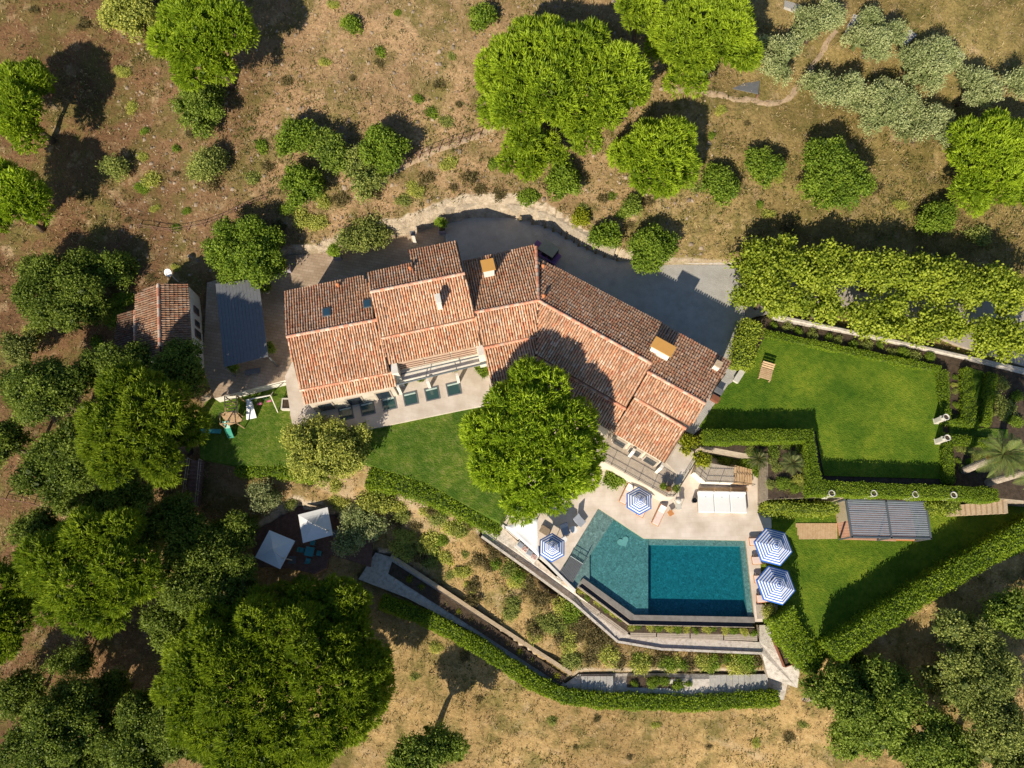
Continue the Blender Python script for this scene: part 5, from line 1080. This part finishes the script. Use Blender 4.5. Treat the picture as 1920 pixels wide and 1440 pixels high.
# urns on the hedge line and at the parterre gate
def urn():
    t = thing('garden_urn', (0, 0, 0), 'x', 'urn', 'pale stone urns round the big lawn')
    b = MB(); b.box((0, 0, .55), (.40, .40, 1.1)); b.box((0, 0, 1.13), (.48, .48, .07)); b.box((0, 0, .04), (.52, .52, .1)); b.build('pedestal', M_urn, t, local=True, bevel=.01)
    b = MB(); b.lathe([(.10, 1.16), (.18, 1.19), (.08, 1.26), (.10, 1.32), (.20, 1.45), (.24, 1.6), (.29, 1.64), (.30, 1.68), (.23, 1.68), (.20, 1.56), (.05, 1.48)], seg=20); b.build('bowl', M_urn, t, local=True, smooth=True)
    b = MB(); b.lathe([(.205, 1.55), (.17, 1.6), (.03, 1.62)], seg=14); b.build('soil', M_soil, t, local=True); return t
U = urn()
for i, (px, py, lab) in enumerate(((1545, 930, 'pale stone urn next to the zigzag of the hedge'), (1622, 930, 'pale stone urn behind the pergola post end'), (1698, 932, 'pale stone urn behind the pergola middle'), (1768, 933, 'pale stone urn next to the ramp steps'), (1755, 790, 'pale stone urn at the parterre gate, flower bed side'), (1757, 828, 'pale stone urn at the parterre gate, white flower side'))):
    l = P(px, py, ZH); l[2] = ZH - .06
    if i == 0: U.location = tuple(map(float, l)); o = U
    else: o = copy_tree(U, l)
    o['label'] = lab
# palms
def frond_mesh(name, L, droop, col_, rg, nl=26):
    V, C = [], []
    for i in range(nl):
        f = (i + 1.5) / (nl + 1); x = L * f * (1 - .15 * f); z = L * (.35 * f - droop * f * f)
        for s in (-1, 1):
            ll = L * .26 * math.sin(math.pi * min(1, f * .85 + .12)); a = np.array([x, 0, z]); tip = np.array([x + ll * .75, s * ll * .7, z - ll * .25]); w = np.array([.007 * L + .004, -s * .004 * L, 0])
            V += [a - w, a + w, tip + w * .3, tip - w * .3]; C += [np.array(col_) * rg.uniform(.7, 1.3)] * 4
    for i in range(6):
        f0, f1 = i / 6, (i + 1) / 6; q = [(L * f * (1 - .15 * f), L * (.35 * f - droop * f * f)) for f in (f0, f1)]
        V += [np.array([q[0][0], -.03, q[0][1] + .01]), np.array([q[0][0], .03, q[0][1] + .01]), np.array([q[1][0], .02, q[1][1] + .01]), np.array([q[1][0], -.02, q[1][1] + .01])]; C += [np.array([.22, .20, .07])] * 4
    V = np.array(V); return V, np.arange(len(V)).reshape(-1, 4), np.array(C)
def palm(base, H, L, label, n=34, lean=(0, 0), seed=1, rad=.26, colr=(.20, .26, .07), dead=6, trunk=True, name='palm_tree'):
    rg = np.random.default_rng(seed); t = thing(name, base, label, 'palm')
    top = np.array([lean[0], lean[1], H])
    if trunk: b = MB(); pts = [top * f * [1, 1, 1] for f in np.linspace(0, 1, 14)]; b.tube([(p[0], p[1], p[2] - (.1 if i == 0 else 0)) for i, p in enumerate(pts)], [rad * (1.25 - .2 * f + .05 * (i % 2)) for i, f in enumerate(np.linspace(0, 1, 14))], 12); b.build('trunk', M_palmbark, t, local=True)
    protos = []
    for k in range(3):
        V, Q, C = frond_mesh('frond', L * (.9 + .1 * k), (.25, .5, .8)[k], colr, rg); protos.append((V, Q, C))
    meshes = []
    for i in range(n + dead):
        k = 0 if i < n * .35 else (1 if i < n * .75 else 2); dd = i >= n
        key = (k, dd)
        m = [x for x in meshes if x[0] == key]
        if not m:
            V, Q, C = protos[k]; o = np_mesh('frond', V, Q, C * ([2.6, 1.0, .35] if dd else [1, 1, 1]), M_leaf, t, True); meshes.append((key, o.data))
        else: o = bpy.data.objects.new('frond', m[0][1]); col.objects.link(o); o.parent = t
        a = i * 2.39996; o.location = tuple(top + [0, 0, .05]); o.rotation_euler = (0, R((-50, -15, 15)[k] + rg.uniform(-8, 8) + (25 if dd else 0)), a); o.scale = (1, 1, 1) if not dd else (.6, .6, .6)
    return t
g = P(1808, 882, ZH); g[2] = ZH - .08; palm(g, 5.6, 2.3, 'tall palm with pale trunk rising from the white flower bed', lean=(-.2, .3), seed=3)
g = P(1853, 905, ZH); g[2] = ZH - .08; palm(g, 6.2, 2.3, 'tall palm with pale trunk at the outer corner of the beds', lean=(.3, .2), seed=4)
g = P(1482, 870, ZH); g[2] = ZH - .08; palm(g, .4, 1.35, 'low spiky cycad with radiating fronds in the rockery', n=30, dead=0, seed=5, rad=.18, colr=(.15, .19, .06), name='cycad')
g = P(1420, 862, ZH); g[2] = ZH - .08; palm(g, .35, 1.1, 'smaller dark cycad in the rockery bed by the stair', n=26, dead=4, seed=6, rad=.16, colr=(.06, .09, .02), name='cycad')
# daybed and bench on the big lawn
c = P(1437, 696, ZH + .4); c[2] = ZH; t = thing('garden_lounger', c, 'slatted wooden lounger alone on the big lawn', 'lounger'); a = px_ang((1425, 710), (1432, 680), ZH)
for i in range(9): q = Matrix.Rotation(a, 3, 'Z') @ Vector((-.72 + i * .18, 0, 0)); b = MB(); b.box((c[0] + q.x, c[1] + q.y, ZH + .40 + max(0, i - 5) * .10), (.15, 1.15, .04), a, ry=R(-28) if i > 5 else 0); b.build('slat', M_wood_tan, t)
for s in (-.5, .5): q = Matrix.Rotation(a, 3, 'Z') @ Vector((0, s, 0)); b = MB(); b.box((c[0] + q.x, c[1] + q.y, ZH + .34), (1.9, .07, .07), a); b.build('rail', M_wood_tan, t)
for sx in (-.8, .75):
    for s in (-.5, .5): q = Matrix.Rotation(a, 3, 'Z') @ Vector((sx, s, 0)); b = MB(); b.box((c[0] + q.x, c[1] + q.y, ZH + .16), (.07, .07, .34), a); b.build('leg', M_wood_tan, t)
c = P(1385, 706, ZH + .3); c[2] = ZH - .05; a = px_ang((1378, 718), (1392, 696), ZH); t = thing('stone_bench', c, 'pale stone slab bench beside the gable hedge', 'bench')
b = MB(); b.box((c[0], c[1], ZH + .40), (1.4, .55, .12), a); b.build('slab', M_urn, t, bevel=.02)
for s in (-.5, .5): q = Matrix.Rotation(a, 3, 'Z') @ Vector((s, 0, 0)); b = MB(); b.box((c[0] + q.x, c[1] + q.y, ZH + .15), (.2, .45, .42), a); b.build('support', M_urn, t)
for px, py, lab, m_ in ((1348, 733, 'dark lidded box by the gable wall', M_slate), (1342, 747, 'rusty metal box by the gable wall', M_rust)):
    c = P(px, py, ZH + .5); c[2] = ZH - .05; t = thing('storage_box', c, lab, 'box'); b = MB(); b.box((c[0], c[1], ZH + .25), (.75, .5, .5), rzD); b.build('body', m_, t, bevel=.02); b = MB(); b.box((c[0], c[1], ZH + .53), (.8, .55, .06), rzD); b.build('lid', m_, t, bevel=.01)

# ------------------------------------------------------------------ timber deck, square umbrellas, table
def deckboards(px_poly, z, ang_px, name, label, mat, parent=None):
    w = [P(*p, z) for p in px_poly]
    t = thing(name, (*np.mean(w, 0)[:2], z - .05), label, 'decking'); b = MB(); boards(b, w, px_ang(*ang_px, z), .15, .02, .05); o = b.build('planks', mat, t); o['kind'] = 'stuff'
deckboards([(500, 985), (560, 950), (625, 965), (660, 985), (618, 1045), (590, 1075), (540, 1066), (478, 1062)], -2.84, ((540, 1030), (600, 1040)), 'deck_planks', 'dark planks of the shaded timber deck', M_wood_dk)
stair('timber_steps', (626, 1010), (620, 1040), (700, 1018), (692, 1062), -2.8, -3.2, 9, M_wood_dk, 'broad dark timber steps from the deck to the gravel path', th=.3)
stair('timber_steps', (400, 985), (400, 1012), (470, 978), (468, 1005), -2.3, -2.75, 8, M_wood_dk, 'dark timber steps in shade on the far side of the deck', th=.3)
def square_umbrella(corn, zc, post, label):
    W = [P(*p, zc) for p in corn]; ce = np.mean(W, 0); ap = ce + [0, 0, .55]; pp = P(*post, -2.84); t = thing('square_umbrella', (pp[0], pp[1], -2.85), label, 'umbrella', 'square white umbrellas on the timber deck')
    b = MB(); n = 6
    for i in range(4):
        A, B = W[i], W[(i + 1) % 4]
        for k in range(n):
            f0, f1 = k / n, (k + 1) / n; q = lambda e, f: ap + (e - ap) * f - [0, 0, .12 * math.sin(f * math.pi)]
            b.add([q(A, f0) if k else ap, q(B, f0) if k else ap + [.001, 0, 0], q(B, f1), q(A, f1)], [(0, 3, 2, 1)])
        b.add([A, B, B - [0, 0, .12], A - [0, 0, .12]], [(0, 1, 2, 3)])
    b.build('canopy', M_cloth, t)
    b = MB(); b.tube([(pp[0], pp[1], -2.8), (pp[0], pp[1], zc + .9)], .05, 8); b.build('mast', M_white, t)
    b = MB(); b.tube([(pp[0], pp[1], zc + .85), tuple(ap + [0, 0, .12])], .035, 6); b.build('arm', M_white, t)
    b = MB(); b.box((pp[0], pp[1], -2.78), (.7, .7, .12)); b.build('base', M_slate, t)
square_umbrella([(559, 965), (614, 951), (624, 1003), (568, 1018)], -.35, (628, 1000), 'square white cantilever umbrella over the teal table')
square_umbrella([(505, 994), (553, 1014), (525, 1067), (478, 1045)], -.35, (548, 1050), 'square white cantilever umbrella dappled by pine shade')
c = P(580, 1034, -2.1); c[2] = -2.84; t = thing('garden_table', c, 'teal square table on the timber deck', 'table')
b = MB(); b.box((c[0], c[1], -2.10), (.85, .85, .04), R(-10)); b.build('table_top', M_tealp, t, bevel=.02)
for s in ((-.35, -.35), (.35, -.35), (.35, .35), (-.35, .35)): b = MB(); b.tube([(c[0] + s[0], c[1] + s[1], -2.84), (c[0] + s[0], c[1] + s[1], -2.12)], .02, 5); b.build('leg', M_tealp, t)
ch = thing('garden_chair', (0, 0, 0), 'x', 'chair', 'teal chairs round the deck table')
b = MB(); b.box((0, 0, .44), (.46, .46, .04)); b.build('seat', M_tealp, ch, local=True, bevel=.01)
b = MB(); b.box((0, .24, .72), (.46, .04, .42), rx=R(-10)); b.build('backrest', M_tealp, ch, local=True, bevel=.01)
for s in ((-.2, -.2), (.2, -.2), (.2, .2), (-.2, .2)): b = MB(); b.tube([(*s, 0), (*s, .43)], .018, 5); b.build('leg', M_tealp, ch, local=True)
for i, a in enumerate((80, 170, 260, 350)):
    l = (c[0] + .85 * math.cos(R(a)), c[1] + .85 * math.sin(R(a)), -2.84); lab = 'teal metal chair at the table on the timber deck'
    if i == 0: ch.location = tuple(map(float, l)); ch.rotation_euler = (0, 0, R(a - 90)); o = ch
    else: o = copy_tree(ch, l, R(a - 90))
    o['label'] = lab
# ------------------------------------------------------------------ play lawn
g = P(440, 790, 1.5); t = thing('play_frame', g, 'timber climbing frame with slide, white panel and swing beam', 'play frame')
def beam(mb, a, d, za, zd, r=.06): A, D = P(*a, za), P(*d, zd); mb.tube([A, D], r, 6)
for px, py in ((412, 775), (440, 770), (413, 795), (442, 792), (424, 745), (445, 742)): A = P(px, py, 3.6); b = MB(); b.tube([(A[0], A[1], 1.45), (A[0], A[1], 3.6)], .06, 6); b.build('post', M_wood_tan, t)
for k in range(5):
    b = MB(); beam(b, (421 + k * .2, 743 + k * 6), (443, 741 + k * 6), 3.55, 3.55, .04); b.build('rung', M_wood_tan, t)
for a_, d_ in (((412, 775), (440, 770)), ((413, 795), (442, 792)), ((412, 775), (413, 795)), ((440, 770), (442, 792)), ((421, 743), (423, 775)), ((443, 741), (445, 775))): b = MB(); beam(b, a_, d_, 3.6, 3.6, .05); b.build('rail', M_wood_tan, t)
b = MB(); b.prism([P(*p, 2.7) for p in ((413, 776), (440, 771), (456, 788), (428, 798))], depth=.06); b.build('platform', M_wood_tan, t)
b = MB(); b.prism([P(462, 748, 3.1), P(472, 752, 3.1), P(481, 783, 1.6), P(462, 787, 1.6)], depth=.05); b.build('climbing_panel', M_cloth, t)
A, B = P(461, 750, 3.5), P(507, 741, 3.5); b = MB(); b.tube([A, B], .06, 6); b.build('swing_beam', M_white, t)
for A_ in (B,):
    for py in (773, 735): D = P(521 if py == 773 else 512, py, 1.5); b = MB(); b.tube([A_, D], .05, 6); b.build('swing_leg', M_white, t)
for px, py in ((487, 757), (504, 752)):
    s = P(px, py, 2.0); b = MB(); b.box((s[0], s[1], 2.0), (.45, .18, .04), R(12)); sw = b.build('swing_seat', M_pinkp, t)
    b = MB(); k = (s[0] - A[0]) / (B[0] - A[0]); top = A + (B - A) * k
    for e in (-.18, .18): b.tube([(s[0] + e, s[1], 2.0), (top[0] + e, top[1], 3.5)], .01, 4)
    b.build('rope', M_tealp, sw)
pts = [P(423, 790, 2.75), P(427, 803, 2.3), P(431, 814, 1.75), P(434, 821, 1.6)]; b = MB()
for i in range(3):
    A, B = pts[i], pts[i + 1]; s = np.array([.26, .03, 0]); b.add([A - s, A + s, B + s, B - s], [(0, 1, 2, 3)]); 
    for e in (-1, 1): b.add([A + s * e, B + s * e, B + s * e + [0, 0, .15], A + s * e + [0, 0, .15]], [(0, 1, 2, 3)])
o = b.build('slide', M_greenp, t); o.modifiers.new('thickness', 'SOLIDIFY').thickness = .02
c = P(395, 808, 1.9); c[2] = 1.5; t = thing('seesaw', c, 'teal plank seat in pine shade on the play lawn', 'bench'); b = MB(); b.box((c[0], c[1], 1.86), (1.9, .4, .05), R(-2)); b.build('plank', M_tealp, t)
for s in (-.7, .7): b = MB(); b.box((c[0] + s, c[1], 1.66), (.08, .36, .36)); b.build('leg', M_tealp, t)
c = P(537, 757, 2.0); c[2] = 1.45; t = thing('stone_planter', c, 'pale stone planter with earth beside the terrace edge', 'planter')
for sx, sy, wx, wy in ((-.42, 0, .12, 1.1), (.42, 0, .12, 1.1), (0, .5, .72, .12), (0, -.5, .72, .12)): b = MB(); b.box((c[0] + sx, c[1] + sy, 1.75), (wx, wy, .6)); b.build('side', M_urn, t)
b = MB(); b.box((c[0], c[1], 1.85), (.72, .88, .2)); b.build('earth', M_soil, t)
# timber stair with rails down from the play lawn
t = stair('wood_stair', (359, 862), (380, 864), (346, 945), (372, 950), 1.2, -1.2, 12, M_wood_dk, 'dark timber stair with thin rails in the trees')
rail(t, [P(360, 862, 1.2), P(347, 945, -1.2)], .9, mat=M_wood); rail(t, [P(381, 864, 1.2), P(373, 950, -1.2)], .9, mat=M_wood)
# ------------------------------------------------------------------ yard things
def box_tree(px, py, label, r=.55):
    c = P(px, py, ZH + .4); c[2] = ZH; t = thing('potted_tree', c, label, 'potted tree')
    b = MB(); b.box((c[0], c[1], ZH + .3), (.75, .75, .6), R(10)); b.build('box', flat_mat('planter_lilac', (.30, .27, .31), .7), t, bevel=.02)
    b = MB(); b.box((c[0], c[1], ZH + .605), (.62, .62, .02), R(10)); b.build('earth', M_soil, t)
    if r:
        b = MB(); b.tube([(c[0], c[1], ZH + .5), (c[0], c[1], ZH + 1.5)], .04, 6); b.build('trunk', M_bark, t)
        crown_mesh('crown', (c[0], c[1], ZH + 1.5), r * .6, r * .6, r * .5, 'green', np.random.default_rng(int(px)), t, dens=2, bright=1.2)
box_tree(632, 479, 'small citrus tree in a box beside the rock bank'); box_tree(829, 430, 'small citrus tree in a box next to the white pillar', .5); box_tree(537, 503, 'empty lilac planter box under the leafy tree', 0)
c = P(778, 452, ZH); t = thing('white_pillar', c, 'square white pillar with dark cap at the yard edge', 'pillar')
b = MB(); b.box((c[0], c[1], ZH + .75), (.4, .4, 1.5), R(12)); b.build('shaft', M_white, t); b = MB(); b.box((c[0], c[1], ZH + 1.54), (.5, .5, .08), R(12)); b.build('cap', M_slate, t)
c = P(474, 696, ZH + .4); c[2] = ZH; t = thing('stone_bench', c, 'grey stone bench in the yard below the shade roof', 'bench'); b = MB(); b.box((c[0], c[1], ZH + .38), (1.5, .5, .12), R(12)); b.build('slab', M_slate, t, bevel=.03)
for s in (-.5, .5): b = MB(); b.box((c[0] + s, c[1] + s * .2, ZH + .16), (.2, .4, .34), R(12)); b.build('support', M_slate, t)
for i, (px, py) in enumerate(((500, 545), (508, 655), (440, 690))):
    c = P(px, py, ZH + .3); c[2] = ZH; t = thing('yard_pot', c, ('round pot plant at the top corner of the shade roof', 'round pot plant beside the villa wall', 'round pot plant next to the grey stone bench')[i], 'pot'); b = MB(); b.lathe([(.2, 0), (.3, .4), (.32, .45), (.26, .45), (.25, .38)], c, 14); b.build('pot', M_urn, t)
    crown_mesh('foliage', (c[0], c[1], ZH + .65), .3, .3, .3, 'oak', np.random.default_rng(i + 80), t, dens=2)
# satellite dishes
def dish(px, py, h, r, mat, label, aim, base=None, pole=M_white):
    g = G(px, py, h) if base is None else base; t = thing('satellite_dish', g, label, 'satellite dish')
    c = np.array([g[0], g[1], g[2] + h]); b = MB(); b.tube([(g[0], g[1], g[2] - .2), tuple(c)], .05, 6); b.build('pole', pole, t)
    b = MB(); prof = [(.02, 0), (r * .35, r * .03), (r * .7, r * .14), (r, r * .3)]; b.lathe(prof + [(r * .98, r * .32), (r * .68, r * .17), (r * .3, r * .06)], seg=22)
    o = b.build('reflector', mat, t, local=True, smooth=True); o.location = (0, 0, h); o.rotation_euler = aim
    b = MB(); b.tube([(0, 0, .05), (0, -r * .3, r * .9)], .02, 5); b.lathe([(.05, r * .85), (.05, r * 1.0)], (0, -r * .3, 0), 8); q = b.build('feed_arm', M_metal, t, local=True); q.location = (0, 0, h); q.rotation_euler = aim
dish(316, 511, 2.0, .38, M_cloth, 'white satellite dish on a slim pole beside the outbuilding', (R(35), 0, R(-10)))
dish(176, 570, 1.5, 1.05, M_black, 'large black satellite dish beside the dark oak', (R(28), 0, R(15)))
# rail fence on the hillside and rails in the grove
def fence(line, label, n, h=1.1, mat=None):
    pts = [G(*p) for p in line]; L = [np.linalg.norm(pts[i + 1] - pts[i]) for i in range(len(pts) - 1)]; tot = sum(L); c = np.mean(pts, 0); t = thing('rail_fence', (c[0], c[1], float(ground(c[0], c[1])) - .1), label, 'fence'); Q = []
    for k in range(n + 1):
        s = tot * k / n
        for i in range(len(L)):
            if s <= L[i] + 1e-6 or i == len(L) - 1: q = pts[i] + (pts[i + 1] - pts[i]) * min(1, s / L[i]); break
            s -= L[i]
        q = np.array([q[0], q[1], float(ground(q[0], q[1]))]); Q.append(q)
        b = MB(); b.tube([q - [0, 0, .25], q + [0, 0, h]], [.055, .045], 6); b.build('post', mat or M_wood_dk, t)
    for z in (.5, .95):
        for k in range(n): b = MB(); b.tube([Q[k] + [0, 0, z * h], Q[k + 1] + [0, 0, z * h]], .024, 5); b.build('rail', mat or M_wood_dk, t)
fence([(735, 328), (790, 295), (840, 275), (900, 256)], 'rough timber rail fence on the slope behind the villa', 9)
fence([(262, 428), (320, 437), (385, 425), (440, 400), (500, 375)], 'curved pale rail fence across the west slope', 8, .8)
fence([(10, 936), (60, 944), (112, 960)], 'low timber rail fence in the west wood', 4, .8)
fence([(195, 978), (260, 980), (305, 975)], 'short timber rail fence near the lower pine', 3, .8)
fence([(1505, 1315), (1520, 1296), (1545, 1275)], 'short timber stair rail below the tall hedge', 3, .8)
stair('earth_steps', (1502, 1312), (1520, 1318), (1535, 1268), (1552, 1275), -3.6, -2.9, 7, M_wood, 'rough timber and earth steps below the tall hedge')
# grey platform under the pine
w = [P(*p, 9.3) for p in ((1340, 150), (1428, 120), (1422, 176), (1362, 163))]
t = thing('grey_platform', (*np.mean(w, 0)[:2], float(ground(*np.mean(w, 0)[:2])) - .2), 'grey plank platform half hidden by a pine', 'platform'); b = MB(); boards(b, w, px_ang((1360, 163), (1422, 176), 9.3), .16, .015, .06); o = b.build('planks', M_slate, t); o['kind'] = 'stuff'
for p in w: b = MB(); b.box((p[0], p[1], 8.2), (.15, .15, 2.0)); b.build('post', M_wood_dk, t)
# terrace walls of the grove: blue-grey slabs between olives
for i, (a, d) in enumerate((((1470, 8), (1500, 18)), ((1590, 68), (1605, 30)), ((1690, 80), (1712, 62)), ((1772, 128), (1800, 100)))):
    wall_line('grove_slab', [G(*a), G(*d)], .9, .12, M_gravel, ('grey slab behind the first olive row', 'grey slab beside the terrace rails', 'grey slab amid the olive row', 'grey slab beneath the pale olive boughs')[i], 'slab')
def footpath(line, w, label):
    pts = []
    for i in range(len(line) - 1):
        a_, b_ = G(*line[i]), G(*line[i + 1]); n = max(2, int(np.linalg.norm(b_ - a_) / .4)); pts += [a_ + (b_ - a_) * k / n for k in range(n)]
    pts = np.array(pts); k = np.ones(7) / 7; pts[3:-3, 0] = np.convolve(pts[:, 0], k, 'valid'); pts[3:-3, 1] = np.convolve(pts[:, 1], k, 'valid'); rows = []
    for i in range(len(pts)):
        d = unit((pts[min(i + 1, len(pts) - 1)] - pts[max(i - 1, 0)])[:2]); nv = np.array([-d[1], d[0]])
        for j in range(-3, 4):
            q = pts[i, :2] + nv * w * j / 6 * (1 + .35 * math.sin(i * .9 + j) + .2 * math.sin(i * 2.3)); rows.append((q[0], q[1], float(tps(q[0], q[1])) + .05 - .05 * abs(j) / 3 * 1.6))
    b = MB(); b.add(rows, [(i * 7 + j, i * 7 + j + 1, i * 7 + j + 8, i * 7 + j + 7) for i in range(len(pts) - 1) for j in range(6)])
    o = b.build('footpath', M_trail, smooth=True); tag(o, label, kind='structure')
footpath([(1245, 165), (1330, 174), (1400, 188), (1470, 196), (1515, 140), (1545, 90), (1572, 50)], .8, 'worn sandy footpath past the grey platform')
footpath([(655, 345), (740, 322), (800, 290), (880, 262), (935, 238)], .7, 'worn sandy footpath along the rail fence')
# parked buggy
c = P(1024, 472, ZH + .8); c[2] = ZH; a = px_ang((1000, 452), (1045, 480), ZH); t = thing('buggy', c, 'small purple buggy with tan canvas roof parked behind the villa', 'car', rz=0)
rot = lambda x, y, z: tuple(np.array(c) + np.array(Matrix.Rotation(a, 3, 'Z') @ Vector((x, y, z))))
b = MB(); b.box(rot(0, 0, .52), (2.9, 1.25, .4), a); bd = b.build('body', M_purple, t, bevel=.08)
b = MB(); b.box(rot(-1.05, 0, .78), (.85, 1.15, .16), a); b.build('hood', M_purple, t, bevel=.05)
b = MB(); b.box(rot(.25, 0, 1.75), (1.75, 1.35, .06), a); b.build('canvas_roof', M_tan, t, bevel=.02)
for x in (-.55, 1.05):
    for s in (-.58, .58): b = MB(); b.tube([rot(x, s, .7), rot(x + (.08 if x < 0 else 0), s, 1.73)], .025, 5); b.build('roof_post', M_black, t)
b = MB(); b.box(rot(-.60, 0, 1.2), (.04, 1.15, .6), a, ry=R(-15)); b.build('windscreen', M_glass, t)
for x in (0.0, .75): b = MB(); b.box(rot(x, 0, .85), (.5, 1.05, .2), a); b.box(rot(x + .25, 0, 1.1), (.12, 1.05, .5), a); b.build('seat', M_black, t, bevel=.04)
for x in (-1.0, .95):
    for s in (-.62, .62):
        ax = np.array(rot(x, s, .28)); nv = np.array(Matrix.Rotation(a, 3, 'Z') @ Vector((0, 1, 0))); b = MB(); b.tube([ax - nv * .09, ax + nv * .09], .28, 16); wh = b.build('wheel', M_black, t); b = MB(); b.tube([ax - nv * .1, ax + nv * .1], .13, 10); b.build('rim', M_urn, wh)
for s in (-.45, .45): b = MB(); b.tube([rot(-1.44, s, .62), rot(-1.50, s, .62)], .1, 10); b.build('headlight', M_cloth, t)

# ------------------------------------------------------------------ ground litter: dry grass and loose stones on the slopes
def scatter(n, seed, x0=-62, x1=62, y0=-18, y1=85):
    rg = np.random.default_rng(seed); x = rg.uniform(x0, x1, n); y = rg.uniform(y0, y1, n); ok = np.ones(n, bool)
    for nm, w, *_ in PLAT: ok &= ~in_poly(x, y, w) & (dist_poly(x, y, w) > .3)
    ok &= ~in_poly(x, y, POOLW); x, y = x[ok], y[ok]; return rg, np.stack([x, y, tps(x, y)], 1)
rg, p = scatter(70000, 21)
dens = .5 + .5 * np.sin(p[:, 0] * .23 + np.sin(p[:, 1] * .17) * 2) * np.cos(p[:, 1] * .21 + p[:, 0] * .05); p = p[rg.uniform(size=len(p)) < .35 + .65 * dens]
k = 4; pp = np.repeat(p, k, 0) + rg.normal(size=(len(p) * k, 3)) * [.10, .10, 0]; nn = unit(np.array([0, 0, 1.]) + rg.normal(size=pp.shape) * .75)
V, Q = leaf_arrays(pp, nn, .34, .030, .25, rg)
C = np.array([(.42, .31, .15), (.50, .40, .22), (.30, .22, .10), (.22, .20, .07), (.36, .25, .13)])[np.repeat(rg.integers(0, 5, len(p)), k)] * rg.uniform(.7, 1.15, (len(pp), 1))
o = np_mesh('dry_grass', V, Q, np.repeat(C, 4, 0), M_dry); tag(o, 'dry straw grass covering the slopes', 'grass', kind='stuff')
rg, p = scatter(75000, 23)
msk = np.sin(p[:, 0] * .31 + 1.1 + 1.6 * np.sin(p[:, 1] * .23)) * np.sin(p[:, 1] * .37 + 1.3 * np.cos(p[:, 0] * .19)) + .35 * np.sin(p[:, 0] * 1.1 + p[:, 1] * .7) * np.sin(p[:, 1] * 1.3)
bank = np.exp(-((p[:, 1] - 40 + p[:, 0] * .05) / 6.5) ** 2) * (p[:, 0] > -28) * .75 + np.exp(-((p[:, 1] - 12 + p[:, 0] * .55) / 5) ** 2) * (np.abs(p[:, 0]) < 22) * .2
p = p[rg.uniform(-.2, 1.1, len(p)) < msk * .55 + bank - .1]
k = 6; pp = np.repeat(p, k, 0) + rg.normal(size=(len(p) * k, 3)) * [.16, .16, .05] + [0, 0, .08]; nn = unit(np.array([0, 0, 1.]) + rg.normal(size=pp.shape) * .6)
V, Q = leaf_arrays(pp, nn, .26, .045, .4, rg)
C = np.array([(.12, .14, .025), (.20, .20, .04), (.09, .11, .03), (.26, .22, .06), (.15, .16, .06), (.30, .22, .10)])[np.repeat(rg.integers(0, 6, len(p)), k)] * rg.uniform(.7, 1.2, (len(pp), 1))
o = np_mesh('low_scrub', V, Q, np.repeat(C, 4, 0), M_leaf); tag(o, 'low olive-green scrub spreading over the slopes', 'scrub', kind='stuff')
rg, p = scatter(4200, 22, x0=-40, x1=20, y0=30)
s = np.abs(rg.normal(0, .07, (len(p), 1))) + .03; V = []; base = np.array([(-1, -1, -.4), (1, -1, -.4), (1, 1, -.4), (-1, 1, -.4), (-.6, -.5, .6), (.5, -.6, .5), (.6, .5, .7), (-.5, .6, .5)])
V = p[:, None, :] + base[None] * s[:, None, :] * rg.uniform(.6, 1.4, (len(p), 8, 3)); F6 = np.array([(4, 5, 6, 7), (0, 1, 5, 4), (1, 2, 6, 5), (2, 3, 7, 6), (3, 0, 4, 7)])
Q = (np.arange(len(p))[:, None, None] * 8 + F6[None]).reshape(-1, 4); C = np.array((.27, .21, .155)) * rg.uniform(.6, 1.3, (len(p), 1))
o = np_mesh('loose_stones', V.reshape(-1, 3), Q, np.repeat(C, 8, 0), M_stone_bits); tag(o, 'loose pale stones strewn over the dry slope', 'stones', kind='stuff')
